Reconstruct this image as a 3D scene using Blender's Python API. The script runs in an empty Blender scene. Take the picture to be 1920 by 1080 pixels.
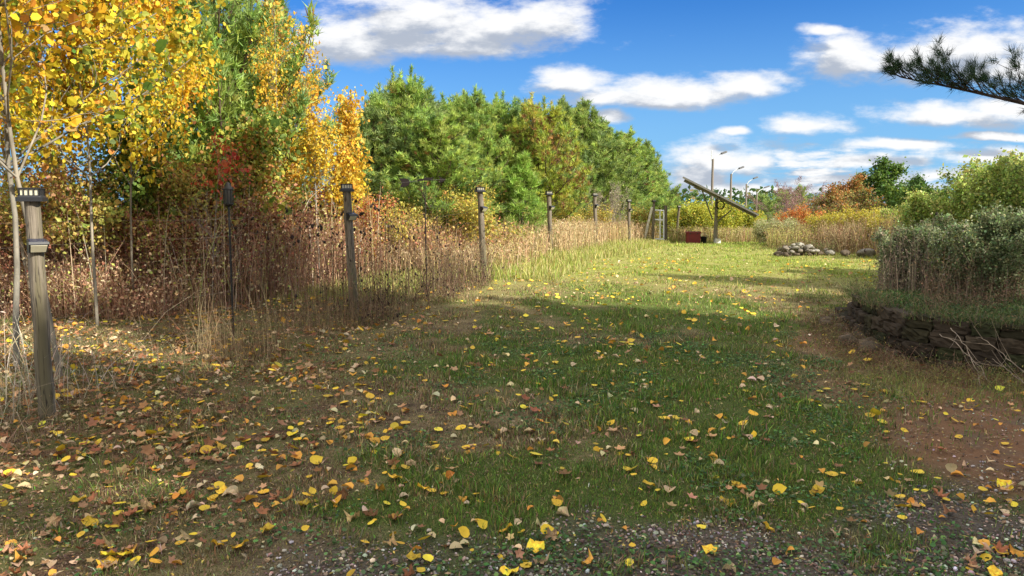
import bpy, math, random
import numpy as np
from mathutils import Vector, Matrix
C = bpy.context.scene.collection
sc = bpy.context.scene
PI = math.pi

# ------------------------------------------------------------------ camera
F = 1387.0                       # focal length in photo pixels (1920 wide)
TH = math.radians(5.9)
EYE = 1.62
cam = bpy.data.objects.new('camera', bpy.data.cameras.new('camera'))
C.objects.link(cam)
cam.location = (0, 0, EYE)
cam.rotation_euler = (PI/2 - TH, 0, 0)
cam.data.sensor_width = 36
cam.data.lens = 36*F/1920
cam.data.clip_start = 0.05
cam.data.clip_end = 3000
sc.camera = cam

def at(px, py, Y):
    """world point seen at photo pixel (px, py) at forward distance Y"""
    a = (px-960)/F; b = (540-py)/F
    c, s = math.cos(TH), math.sin(TH)
    k = Y/(c + b*s)
    return a*k, Y, EYE + k*(-s + b*c)

# ------------------------------------------------------------------ light
SUN_AZ, SUN_EL = math.radians(120), math.radians(35)
sdir = Vector((math.sin(SUN_AZ)*math.cos(SUN_EL), math.cos(SUN_AZ)*math.cos(SUN_EL), math.sin(SUN_EL)))
sl = bpy.data.lights.new('sun', 'SUN'); sl.energy = 4.1; sl.angle = math.radians(0.5); sl.color = (1, .94, .83)
sun = bpy.data.objects.new('sun', sl); C.objects.link(sun)
sun.rotation_euler = sdir.to_track_quat('Z', 'Y').to_euler()
sun.location = (20, -12, 30)
sc.view_settings.view_transform = 'Standard'
sc.view_settings.look = 'None'
sc.view_settings.gamma = 1
sc.view_settings.exposure = 1.15
sc.cycles.max_bounces = 6
sc.cycles.diffuse_bounces = 3
sc.cycles.transmission_bounces = 4
sc.cycles.use_denoising = True

class NT:
    def __init__(s, tree): s.t = tree; s.n = tree.nodes; s.l = tree.links
    def new(s, typ, **kw):
        n = s.n.new(typ)
        for k, v in kw.items(): setattr(n, k, v)
        return n
    def put(s, sock, v):
        if v is None: return
        if isinstance(v, bpy.types.NodeSocket): s.l.new(v, sock)
        else: sock.default_value = v
    def math(s, op, a, b=None, c=None, clamp=False):
        n = s.new('ShaderNodeMath', operation=op, use_clamp=clamp)
        s.put(n.inputs[0], a); s.put(n.inputs[1], b)
        if c is not None: s.put(n.inputs[2], c)
        return n.outputs[0]
    def mix(s, f, a, b, blend='MIX'):
        n = s.new('ShaderNodeMix', data_type='RGBA', blend_type=blend)
        s.put(n.inputs[0], f)
        for sock, v in ((n.inputs[6], a), (n.inputs[7], b)):
            s.put(sock, v if isinstance(v, bpy.types.NodeSocket) else (*v[:3], 1))
        return n.outputs[2]
    def smooth(s, v, lo, hi, a=0.0, b=1.0):
        n = s.new('ShaderNodeMapRange', interpolation_type='SMOOTHSTEP')
        s.put(n.inputs[0], v); n.inputs[1].default_value = lo; n.inputs[2].default_value = hi
        n.inputs[3].default_value = a; n.inputs[4].default_value = b
        return n.outputs[0]
    def noise(s, vec, scale, detail=4, rough=.55, out=0, dist=0.0):
        n = s.new('ShaderNodeTexNoise'); s.put(n.inputs['Vector'], vec)
        n.inputs['Scale'].default_value = scale; n.inputs['Detail'].default_value = detail
        n.inputs['Roughness'].default_value = rough; n.inputs['Distortion'].default_value = dist
        return n.outputs[out]

# clouds: photo pixel centre, half width, half height -> direction space (x/y, z/y)
CLOUDS = [
 (800, 68, 250, 40), (650, 85, 105, 42), (770, 40, 150, 50), (900, 55, 150, 45), (1030, 45, 95, 36), (860, 92, 130, 18),
 (1065, 155, 62, 24), (1130, 182, 80, 20), (1270, 176, 140, 27), (1400, 168, 78, 22), (1240, 190, 110, 18),
 (1120, 225, 52, 13), (1545, 60, 38, 9),
 (1600, 112, 90, 36), (1700, 118, 120, 38), (1850, 92, 130, 40), (1880, 130, 120, 30),
 (1520, 240, 86, 17), (1775, 220, 140, 22), (1890, 202, 90, 18), (1380, 248, 28, 7),
 (1345, 300, 105, 30), (1300, 330, 75, 28), (1425, 300, 55, 18), (1350, 355, 115, 18),
 (1690, 274, 140, 9), (1870, 256, 90, 7), (1640, 308, 120, 12), (1870, 292, 100, 16),
 (1560, 338, 170, 10), (1780, 330, 150, 12), (1470, 355, 160, 9), (1700, 352, 160, 8)]

def build_world():
    w = bpy.data.worlds.new('World'); sc.world = w; w.use_nodes = True
    g = bpy.data.node_groups.new('cloud_density', 'ShaderNodeTree')
    g.interface.new_socket('P', in_out='INPUT', socket_type='NodeSocketVector')
    g.interface.new_socket('D', in_out='OUTPUT', socket_type='NodeSocketFloat')
    t = NT(g); gi = t.new('NodeGroupInput'); go = t.new('NodeGroupOutput')
    P = gi.outputs[0]
    # wobble the lookup so that no outline stays an ellipse
    wn = t.new('ShaderNodeTexNoise'); t.l.new(P, wn.inputs['Vector']); wn.inputs['Scale'].default_value = 9; wn.inputs['Detail'].default_value = 3
    sb = t.new('ShaderNodeVectorMath', operation='SUBTRACT'); t.l.new(wn.outputs['Color'], sb.inputs[0]); sb.inputs[1].default_value = (.5, .5, .5)
    ml = t.new('ShaderNodeVectorMath', operation='MULTIPLY'); t.l.new(sb.outputs[0], ml.inputs[0]); ml.inputs[1].default_value = (.07, .022, 0)
    ad = t.new('ShaderNodeVectorMath', operation='ADD'); t.l.new(P, ad.inputs[0]); t.l.new(ml.outputs[0], ad.inputs[1])
    sep = t.new('ShaderNodeSeparateXYZ'); t.l.new(ad.outputs[0], sep.inputs[0])
    u, v = sep.outputs[0], sep.outputs[1]
    best = None
    for (cx, cy, rx, ry) in CLOUDS:
        x, y, z = at(cx, cy, 1.0); z -= EYE
        a, b = rx/F*1.22, ry/F*1.35
        du = t.math('MULTIPLY', t.math('SUBTRACT', u, x), 1/a)
        dv = t.math('SUBTRACT', v, z)
        up = t.math('MULTIPLY', t.math('MAXIMUM', dv, 0.0), 1/(b*1.1))
        dn = t.math('MULTIPLY', t.math('MINIMUM', dv, 0.0), 1/(b*.75))
        dd = t.math('ADD', up, dn)
        r2 = t.math('ADD', t.math('MULTIPLY', du, du), t.math('MULTIPLY', dd, dd))
        e = t.math('SUBTRACT', 1.0, t.math('SQRT', r2))
        best = e if best is None else t.math('SMOOTH_MAX', best, e, .15)
    sc_ = t.new('ShaderNodeVectorMath', operation='MULTIPLY'); t.l.new(P, sc_.inputs[0]); sc_.inputs[1].default_value = (1, 2.4, 1)
    n1 = t.noise(sc_.outputs[0], 13, 9, .62)
    far = t.smooth(v, .0, .10, .35, 0.0)
    s3 = t.new('ShaderNodeVectorMath', operation='MULTIPLY'); t.l.new(P, s3.inputs[0]); s3.inputs[1].default_value = (1, 7, 1)
    n3 = t.noise(s3.outputs[0], 9, 6, .6)
    band = t.math('MULTIPLY', t.math('MULTIPLY', t.smooth(v, -.01, .03), t.smooth(v, .06, .15, 1, 0)), t.smooth(u, .15, .35))
    best = t.math('MAXIMUM', best, t.math('SUBTRACT', t.math('MULTIPLY', band, t.math('MULTIPLY', t.smooth(n3, .42, .66), .62)), t.math('MULTIPLY', t.math('SUBTRACT', 1.0, band), 1.0)))
    d = t.math('ADD', t.math('MAXIMUM', best, -.8), t.math('MULTIPLY', t.math('SUBTRACT', n1, .5), 2.1))
    t.l.new(d, go.inputs[0])
    t = NT(w.node_tree); t.n.clear()
    out = t.new('ShaderNodeOutputWorld'); bg = t.new('ShaderNodeBackground')
    sky = t.new('ShaderNodeTexSky', sky_type='NISHITA'); sky.sun_disc = False
    sky.sun_elevation = SUN_EL; sky.sun_rotation = SUN_AZ; sky.air_density = 1.0; sky.dust_density = .2; sky.ozone_density = 2.5
    tc = t.new('ShaderNodeTexCoord'); sp = t.new('ShaderNodeSeparateXYZ'); t.l.new(tc.outputs['Generated'], sp.inputs[0])
    yy = t.math('MAXIMUM', t.math('ABSOLUTE', sp.outputs[1]), .08)
    cb = t.new('ShaderNodeCombineXYZ')
    t.l.new(t.math('DIVIDE', sp.outputs[0], yy), cb.inputs[0]); t.l.new(t.math('DIVIDE', sp.outputs[2], yy), cb.inputs[1])
    def dens(off):
        gn = t.new('ShaderNodeGroup'); gn.node_tree = g
        if off:
            a = t.new('ShaderNodeVectorMath', operation='ADD'); t.l.new(cb.outputs[0], a.inputs[0]); a.inputs[1].default_value = off
            t.l.new(a.outputs[0], gn.inputs[0])
        else: t.l.new(cb.outputs[0], gn.inputs[0])
        return gn.outputs[0]
    d0, d1 = dens(None), dens((.012, .022, 0))
    cover = t.smooth(d0, -.18, .66)
    lit = t.smooth(t.math('ADD', t.math('SUBTRACT', d0, d1), t.math('MULTIPLY', t.math('SUBTRACT', d0, .45), -.35)), -.32, .42)
    col = t.mix(lit, (2.9, 3.2, 3.75), (6.2, 6.2, 6.2))
    # broken bright cloud overhead and behind the camera, unseen, added as fill light
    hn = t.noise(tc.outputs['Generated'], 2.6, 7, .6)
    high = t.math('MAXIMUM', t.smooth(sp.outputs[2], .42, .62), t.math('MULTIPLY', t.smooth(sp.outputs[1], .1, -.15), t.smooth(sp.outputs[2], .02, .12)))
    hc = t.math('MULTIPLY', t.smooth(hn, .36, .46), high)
    up = t.math('GREATER_THAN', sp.outputs[2], 0.0)
    skyc = t.mix(1.0, sky.outputs[0], (.145, .48, .93), 'MULTIPLY')
    lo = t.smooth(sp.outputs[2], -.02, .31, 1.0, 0.0)
    skyc = t.mix(t.math('MULTIPLY', lo, .9), skyc, (1.9, 3.75, 5.6))
    fin = t.mix(t.math('MULTIPLY', t.math('MULTIPLY', cover, up), .97), skyc, col)
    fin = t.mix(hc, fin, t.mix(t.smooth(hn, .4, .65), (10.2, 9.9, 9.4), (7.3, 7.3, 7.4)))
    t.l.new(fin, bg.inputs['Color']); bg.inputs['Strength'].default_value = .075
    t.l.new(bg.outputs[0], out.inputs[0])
build_world()

# ------------------------------------------------------------------ helpers
def props(o, label=None, cat=None, group=None, kind=None):
    if label: o['label'] = label
    if cat: o['category'] = cat
    if group: o['group'] = group
    if kind: o['kind'] = kind
    return o

def hash2(ix, iy, seed):
    h = (ix*374761393 + iy*668265263 + seed*974711) & 0x7fffffff
    h = ((h ^ (h >> 13))*1274126177) & 0x7fffffff
    return ((h ^ (h >> 16)) & 0xffff)/65535.0
def vn(x, y, seed=0):
    x = np.asarray(x, float); y = np.asarray(y, float)
    ix = np.floor(x).astype(np.int64); iy = np.floor(y).astype(np.int64)
    fx = x-ix; fy = y-iy; fx = fx*fx*(3-2*fx); fy = fy*fy*(3-2*fy)
    a = hash2(ix, iy, seed); b = hash2(ix+1, iy, seed); c = hash2(ix, iy+1, seed); d = hash2(ix+1, iy+1, seed)
    return (a*(1-fx)+b*fx)*(1-fy) + (c*(1-fx)+d*fx)*fy
def fbm(x, y, seed=0, o=3):
    s = 0; a = .5; t = 0
    for i in range(o):
        s = s + a*vn(x*2**i, y*2**i, seed+i*17); t += a; a *= .5
    return s/t
def ss(v, lo=0., hi=1.):
    v = np.clip((np.asarray(v, float)-lo)/(hi-lo), 0, 1); return v*v*(3-2*v)

_ty = np.arange(-60, 700, .5)
_tz = np.interp(_ty, [-60, 3, 5.6, 9.8, 14.5, 20, 26, 33, 45, 70, 150, 400, 700], [0, 0, .03, .15, .33, .42, .37, .20, -.1, -.6, -1.5, -2, -2])
_tz = np.convolve(np.pad(_tz, 6, 'edge'), np.ones(13)/13, 'valid')
def H(x, y):
    x = np.asarray(x, float); y = np.asarray(y, float)
    return np.interp(y, _ty, _tz) + (fbm(x*.8, y*.8, 3)-.5)*.05*ss(y, 2, 5) + (fbm(x*.12, y*.12, 9)-.5)*.12*ss(y, 20, 40)
def Hs(x, y): return float(H(np.array([x]), np.array([y]))[0])

FENCE = lambda y: -5.4 + .33*y
def z_gravel(x, y):
    yb = np.interp(x, [-3, -1.5, 0, 1.2, 2.2, 3.2, 5, 10], [2.8, 3.2, 3.45, 3.65, 3.95, 4.25, 4.5, 4.8]) + (fbm(x*1.3, y*1.3, 21)-.5)*2.6
    return ss((yb-y), -.4, .5)*ss(x, -2.4, -1.2)
def z_dirt(x, y):
    xb = np.interp(y, [2, 3.5, 4.5, 5.5, 6.5, 7.5, 8.5, 9.5], [3.4, 3.0, 2.7, 2.75, 3.0, 3.2, 3.35, 3.7]) + (fbm(x*1.1, y*1.1, 31)-.5)*1.1
    return ss(x-xb, -.4, .5)*ss(9.3-y, -.5, .5)
def z_litter(x, y):
    e = np.interp(y, [0, 4, 7, 10, 13, 16], [-2.4, -1.6, -1.3, -1.8, -3.2, -6]) + (fbm(x*.9, y*.9, 41)-.5)*1.4
    return ss(e-x, -.6, .9)*ss(15.5-y, 0, 2)
def z_green(x, y):
    n = fbm(x*.7, y*.7, 51)
    g = ss(n, .35, .65)
    g = .08 + g*.5 + .9*(fbm(x*3.1, y*3.1, 53)-.5) + .45*np.exp(-((x-np.interp(y, [4, 8, 13], [1.3, 2.0, 2.8]))/1.8)**2)*ss(15-y, 0, 4)
    g = g*(1-.45*ss(FENCE(y)+2.6-x, 0, 1.6)*ss(16-y, 0, 3))
    return np.clip(g, 0, 1)

class Acc:
    """collects vertices, faces, face colours, face material slots"""
    def __init__(s): s.V = []; s.Fc = []; s.n = 0
    def add(s, v, f, col, m=0):
        v = np.asarray(v, float).reshape(-1, 3); f = np.asarray(f, int)
        if len(f) == 0: return
        col = np.asarray(col, float)
        if col.ndim == 1: col = np.tile(col, (len(f), 1))
        s.V.append(v); s.Fc.append((f+s.n, col, m)); s.n += len(v)
    def mesh(s, name, mats, smooth=False):
        me = bpy.data.meshes.new(name)
        V = np.concatenate(s.V).astype(np.float32)
        L = np.concatenate([f.ravel() for f, c, m in s.Fc]).astype(np.int32)
        T = np.concatenate([np.full(len(f), f.shape[1]) for f, c, m in s.Fc]).astype(np.int32)
        S = np.concatenate([[0], np.cumsum(T)[:-1]]).astype(np.int32)
        me.vertices.add(len(V)); me.vertices.foreach_set('co', V.ravel())
        me.loops.add(len(L)); me.loops.foreach_set('vertex_index', L)
        me.polygons.add(len(T)); me.polygons.foreach_set('loop_start', S)
        for m in (mats if isinstance(mats, (list, tuple)) else [mats]): me.materials.append(m)
        mi = np.concatenate([np.full(len(f), m) for f, c, m in s.Fc]).astype(np.int32)
        me.polygons.foreach_set('material_index', mi)
        me.polygons.foreach_set('use_smooth', np.full(len(T), smooth))
        cl = np.concatenate([c for f, c, m in s.Fc]).astype(np.float32)
        cl = np.concatenate([np.clip(cl, 0, 1), np.ones((len(cl), 1), np.float32)], 1)
        at_ = me.attributes.new('tint', 'FLOAT_COLOR', 'FACE'); at_.data.foreach_set('color', cl.ravel())
        me.update(calc_edges=True)
        me.validate()
        return me
    def build(s, name, mats, parent=None, smooth=False):
        o = bpy.data.objects.new(name, s.mesh(name, mats, smooth)); C.objects.link(o)
        if parent is not None: o.parent = parent
        return o

def box(acc, c, s, R=None, col=(.5, .5, .5), m=0, bev=0.0, taper=1.0):
    """box with chamfered vertical edges; c centre, s full size"""
    x, y, z = [q/2 for q in s]; b = min(bev, x*.9, y*.9)
    if b > 0: ring = [(-x+b, -y), (x-b, -y), (x, -y+b), (x, y-b), (x-b, y), (-x+b, y), (-x, y-b), (-x, -y+b)]
    else: ring = [(-x, -y), (x, -y), (x, y), (-x, y)]
    n = len(ring)
    v = [(a, bb, -z) for a, bb in ring] + [(a*taper, bb*taper, z) for a, bb in ring]
    v = np.array(v)
    if R is not None: v = v @ np.array(R.to_3x3()).T
    v = v + np.array(c)
    acc.add(v, [[i, (i+1) % n, n+(i+1) % n, n+i] for i in range(n)], col, m)
    acc.add(v, [list(range(n))[::-1]], col, m); acc.add(v, [list(range(n, 2*n))], col, m)

def tube(acc, pts, rad, sides=6, col=(.5, .5, .5), m=0, cap=True):
    pts = np.array(pts, float); n = len(pts)
    rad = np.full(n, rad) if np.isscalar(rad) else np.array(rad)
    T = np.gradient(pts, axis=0); T /= np.linalg.norm(T, axis=1)[:, None]+1e-9
    ref = np.array([0, 0, 1.]) if abs(T[0, 2]) < .9 else np.array([1., 0, 0])
    U = np.cross(T, ref); U /= np.linalg.norm(U, axis=1)[:, None]+1e-9
    W = np.cross(T, U)
    a = np.arange(sides)*2*PI/sides
    v = pts[:, None, :] + rad[:, None, None]*(U[:, None, :]*np.cos(a)[None, :, None] + W[:, None, :]*np.sin(a)[None, :, None])
    f = [[i*sides+j, i*sides+(j+1) % sides, (i+1)*sides+(j+1) % sides, (i+1)*sides+j] for i in range(n-1) for j in range(sides)]
    acc.add(v.reshape(-1, 3), f, col, m)
    if cap: 
        acc.add(v[0], [list(range(sides))], col, m); acc.add(v[-1], [list(range(sides))[::-1]], col, m)

def segs_mesh(acc, segs, sides=4, col=(.3, .25, .2), m=0):
    """segs: array (n,8) p0 p1 r0 r1"""
    s = np.array(segs, float)
    if len(s) == 0: return
    p0, p1, r0, r1 = s[:, :3], s[:, 3:6], s[:, 6], s[:, 7]
    T = p1-p0; T /= np.linalg.norm(T, axis=1)[:, None]+1e-9
    ref = np.where(np.abs(T[:, 2:3]) < .9, np.array([[0, 0, 1.]]), np.array([[1., 0, 0]]))
    U = np.cross(T, ref); U /= np.linalg.norm(U, axis=1)[:, None]+1e-9
    W = np.cross(T, U)
    a = np.arange(sides)*2*PI/sides
    D = U[:, None, :]*np.cos(a)[None, :, None] + W[:, None, :]*np.sin(a)[None, :, None]
    v = np.stack([p0[:, None]+D*r0[:, None, None], p1[:, None]+D*r1[:, None, None]], 1).reshape(-1, 3)
    n = len(s); base = (np.arange(n)*2*sides)[:, None]
    f = []
    for j in range(sides):
        k = (j+1) % sides
        f.append(base + np.array([[j, k, sides+k, sides+j]]))
    f = np.concatenate(f)
    acc.add(v, f, col, m)

def rand_rot(rng, n, tilt=None):
    """n rotation matrices; tilt None = uniform, else spin about z then tilt by N(0,tilt)"""
    if tilt is None:
        q = rng.normal(size=(n, 4)); q /= np.linalg.norm(q, axis=1)[:, None]
        w, x, y, z = q.T
        return np.stack([1-2*(y*y+z*z), 2*(x*y-z*w), 2*(x*z+y*w), 2*(x*y+z*w), 1-2*(x*x+z*z), 2*(y*z-x*w), 2*(x*z-y*w), 2*(y*z+x*w), 1-2*(x*x+y*y)], 1).reshape(n, 3, 3)
    a = rng.uniform(0, 2*PI, n); b = rng.normal(0, tilt, n); c = rng.uniform(0, 2*PI, n)
    def rz(t):
        m = np.zeros((n, 3, 3)); m[:, 0, 0] = np.cos(t); m[:, 0, 1] = -np.sin(t); m[:, 1, 0] = np.sin(t); m[:, 1, 1] = np.cos(t); m[:, 2, 2] = 1; return m
    rx = np.zeros((n, 3, 3)); rx[:, 0, 0] = 1; rx[:, 1, 1] = np.cos(b); rx[:, 1, 2] = -np.sin(b); rx[:, 2, 1] = np.sin(b); rx[:, 2, 2] = np.cos(b)
    return rz(a) @ rx @ rz(c)

def scatter(acc, tv, tf, pos, R, size, cols, m=0):
    """copies of template (tv, tf) merged into acc"""
    tv = np.array(tv, float); n = len(pos)
    if n == 0: return
    size = np.asarray(size, float)
    if size.ndim == 1: size = size[:, None]
    v = np.einsum('nij,nkj->nki', R, tv[None]*size[:, None, :]) + pos[:, None, :]
    tf_by = {}
    for f in tf: tf_by.setdefault(len(f), []).append(f)
    first = True
    for k, fl in tf_by.items():
        fl = np.array(fl)
        ff = (fl[None]+(np.arange(n)*len(tv))[:, None, None]).reshape(-1, k)
        cc = np.repeat(cols, len(fl), 0)
        if first: acc.add(v.reshape(-1, 3), ff, cc, m); off = acc.n-len(tv)*n; first = False
        else: acc.Fc.append((ff+off, cc, m))

def palette(rng, pal, n, jit=.18, patch=None):
    """pal: list of (weight, (r,g,b)); patch: per item 0..1 sliding the choice along the list"""
    w = np.array([p[0] for p in pal], float); w /= w.sum(); c = np.array([p[1] for p in pal], float)
    r = rng.random(n)
    if patch is not None: r = np.clip(.55*r + .45*ss(patch, .25, .75), 0, .999)
    k = np.searchsorted(np.cumsum(w), r); k = np.minimum(k, len(pal)-1)
    col = c[k]*np.exp(rng.normal(0, jit, n))[:, None]*np.exp(rng.normal(0, jit*.35, (n, 3)))
    return np.clip(col, 0.003, .9)

# leaf templates (unit size, stem at origin, pointing +y)
def _ring(pts, fold=.12, curl=.25):
    v = [(0, .5, -.02)] + [(x, y, abs(x)*fold + curl*(y-.5)**2) for x, y in pts]
    n = len(pts); return v, [[0, 1+i, 1+(i+1) % n] for i in range(n)]
def _ring2(pts, fold, curl, seed):
    rr = random.Random(seed); v = [(0, .5, -.04)]; n = len(pts)
    for sc2 in (.55, 1.0):
        for i, (x, y) in enumerate(pts):
            X, Y_ = x*sc2, .5+(y-.5)*sc2
            v.append((X, Y_, abs(X)*fold + curl*(Y_-.5)**2 + rr.uniform(-.05, .05)*sc2 + (.10*math.sin(i*2.1+seed) if sc2 == 1 else 0)))
    f = [[0, 1+i, 1+(i+1) % n] for i in range(n)] + [[1+i, 1+n+i, 1+n+(i+1) % n, 1+(i+1) % n] for i in range(n)]
    return v, f
OVAL = _ring([(0, 0), (.3, .12), (.45, .4), (.36, .7), (0, 1.05), (-.36, .7), (-.45, .4), (-.3, .12)])
OVAL2 = _ring([(0, 0), (.33, .1), (.47, .42), (.3, .74), (0, 1.0), (-.34, .72), (-.42, .4), (-.26, .1)], .5, -.5)
_mp = []
for i in range(20):
    a = -PI/2 + 2*PI*i/20
    r = .52 if i % 4 == 2 else (.30 if i % 4 == 0 else .40)
    _mp.append((math.cos(a)*r, .5+math.sin(a)*r))
LOBED = _ring(_mp, .35, .5)
QUAD = ([(0, 0, 0), (.36, .5, .10), (0, 1, 0), (-.36, .5, .10)], [[0, 1, 2], [0, 2, 3]])
HEXA = ([(0, 0, 0), (.38, .25, .06), (.36, .68, .05), (0, 1, -.05), (-.36, .68, .05), (-.38, .25, .06)], [[0, 1, 2, 3], [0, 3, 4, 5]])
NARROW = ([(0, 0, 0), (.16, .45, .04), (0, 1, -.1), (-.16, .45, .04)], [[0, 1, 2], [0, 2, 3]])

_ov = [(.04, 0), (.26, .08), (.44, .26), (.49, .48), (.40, .72), (.20, .93), (0, 1.06), (-.21, .92), (-.41, .70), (-.48, .46), (-.43, .24), (-.24, .07)]
_po = [(.03, 0), (.22, .06), (.36, .22), (.40, .42), (.33, .66), (.17, .86), (.02, 1.12), (-.16, .85), (-.34, .64), (-.41, .42), (-.35, .2), (-.2, .06)]
BIG = [_ring2(_ov, .25, .35, 1), _ring2(_po, -.5, .9, 2), _ring2(_mp, .3, .9, 3), _ring2(_po, .7, -.8, 4), _ring2(_mp, -.4, 1.3, 5)]

# ------------------------------------------------------------------ materials
def m_leaf(name, trans=.35, rough=.55, var=.25):
    m = bpy.data.materials.new(name); m.use_nodes = True; t = NT(m.node_tree); t.n.clear()
    o = t.new('ShaderNodeOutputMaterial'); a = t.new('ShaderNodeAttribute', attribute_name='tint')
    tc = t.new('ShaderNodeTexCoord')
    nz = t.noise(tc.outputs['Object'], 22, 3)
    col = t.mix(1.0, a.outputs[0], t.mix(nz, (1-var,)*3, (1+var,)*3), 'MULTIPLY')
    p = t.new('ShaderNodeBsdfPrincipled'); t.l.new(col, p.inputs['Base Color']); p.inputs['Roughness'].default_value = rough
    p.inputs['Specular IOR Level'].default_value = .35
    if trans > 0:
        tr = t.new('ShaderNodeBsdfTranslucent'); t.l.new(col, tr.inputs[0])
        mx = t.new('ShaderNodeMixShader'); mx.inputs[0].default_value = trans
        t.l.new(p.outputs[0], mx.inputs[1]); t.l.new(tr.outputs[0], mx.inputs[2]); t.l.new(mx.outputs[0], o.inputs[0])
    else: t.l.new(p.outputs[0], o.inputs[0])
    return m
def m_tint(name, rough=.85, scale=14, var=.35, stretch=(1, 1, .15), bump=.3, spec=.2):
    m = bpy.data.materials.new(name); m.use_nodes = True; t = NT(m.node_tree)
    p = t.n['Principled BSDF']; a = t.new('ShaderNodeAttribute', attribute_name='tint')
    tc = t.new('ShaderNodeTexCoord'); mp = t.new('ShaderNodeMapping'); t.l.new(tc.outputs['Object'], mp.inputs[0]); mp.inputs['Scale'].default_value = stretch
    nz = t.noise(mp.outputs[0], scale, 6, .65)
    nz2 = t.noise(tc.outputs['Object'], scale*.3, 3)
    f = t.math('ADD', t.math('MULTIPLY', nz, .6), t.math('MULTIPLY', nz2, .4))
    f = t.smooth(f, .35, .65)
    col = t.mix(1.0, a.outputs[0], t.mix(f, (1-var,)*3, (1+var,)*3), 'MULTIPLY')
    t.l.new(col, p.inputs['Base Color']); p.inputs['Roughness'].default_value = rough; p.inputs['Specular IOR Level'].default_value = spec
    b = t.new('ShaderNodeBump'); b.inputs['Strength'].default_value = bump; b.inputs['Distance'].default_value = .01
    t.l.new(nz, b.inputs['Height']); t.l.new(b.outputs[0], p.inputs['Normal'])
    return m
def m_solid(name, col, rough=.5, metal=0., var=.15, scale=20, emit=None):
    m = bpy.data.materials.new(name); m.use_nodes = True; t = NT(m.node_tree)
    p = t.n['Principled BSDF']; tc = t.new('ShaderNodeTexCoord')
    nz = t.noise(tc.outputs['Object'], scale, 5, .6)
    t.l.new(t.mix(nz, [c*(1-var) for c in col], [c*(1+var) for c in col]), p.inputs['Base Color'])
    t.l.new(t.math('ADD', t.math('MULTIPLY', nz, .3), rough-.15), p.inputs['Roughness']); p.inputs['Metallic'].default_value = metal
    return m

M_LEAF = m_leaf('autumn_leaf', .38)
M_NEEDLE = m_leaf('pine_needle', .38, .5)
M_GRASS = m_leaf('grass_blade', .3, .6)
M_DRY = m_leaf('dry_stem', .15, .8)
M_FALLEN = m_leaf('fallen_leaf', .12, .6, .3)
M_BARK = m_tint('bark')
M_STONE = m_tint('stone', .9, 9, .4, (1, 1, 1), .6)

def m_post():
    m = bpy.data.materials.new('weathered_post_wood'); m.use_nodes = True; t = NT(m.node_tree); p = t.n['Principled BSDF']
    tc = t.new('ShaderNodeTexCoord'); mp = t.new('ShaderNodeMapping'); t.l.new(tc.outputs['Object'], mp.inputs[0]); mp.inputs['Scale'].default_value = (1, 1, .05)
    g = t.noise(mp.outputs[0], 55, 7, .7); big = t.noise(mp.outputs[0], 11, 3)
    mp2 = t.new('ShaderNodeMapping'); t.l.new(tc.outputs['Object'], mp2.inputs[0]); mp2.inputs['Scale'].default_value = (1, 1, .4)
    knot = t.noise(mp2.outputs[0], 9, 2)
    col = t.mix(t.smooth(g, .3, .7), (.075, .058, .04), (.27, .225, .17))
    col = t.mix(t.smooth(big, .4, .62), col, (.13, .11, .06))
    col = t.mix(t.smooth(knot, .66, .74), col, (.06, .035, .02))
    mp3 = t.new('ShaderNodeMapping'); t.l.new(tc.outputs['Object'], mp3.inputs[0]); mp3.inputs['Scale'].default_value = (1, 1, .03)
    crack = t.noise(mp3.outputs[0], 38, 3, .5)
    ck = t.smooth(t.math('ABSOLUTE', t.math('SUBTRACT', crack, .5)), .0, .022, 1, 0)
    col = t.mix(ck, col, (.02, .014, .01))
    crk = t.new('ShaderNodeTexWave'); crk.bands_direction = 'X'
    t.l.new(col, p.inputs['Base Color']); p.inputs['Roughness'].default_value = .85
    b = t.new('ShaderNodeBump'); b.inputs['Strength'].default_value = .6; b.inputs['Distance'].default_value = .006
    t.l.new(g, b.inputs['Height']); t.l.new(b.outputs[0], p.inputs['Normal'])
    return m
M_POST = m_post()
M_BLACK = m_solid('black_plastic', (.018, .018, .02), .4)
M_IRON = m_solid('dark_iron', (.02, .018, .016), .6, .3)
M_RUST = m_solid('rusty_iron', (.012, .006, .005), .9, 0, .4)
M_GLASSY = m_solid('frosted_lens', (.62, .58, .42), .35)
M_PV = m_solid('solar_cell', (.02, .025, .05), .25)
M_GALV = m_solid('galvanised_steel', (.75, .77, .78), .5, .0)
M_ALU = m_solid('panel_back_frame', (.22, .21, .18), .6, .2, .3, 4)
M_REDBOX = m_solid('red_painted_box', (.16, .012, .01), .6, 0, .3, 6)
M_WHITE = m_solid('white_paint', (.75, .74, .70), .6)
M_WIRE = m_solid('fence_wire', (.16, .14, .11), .7, .3)

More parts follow.
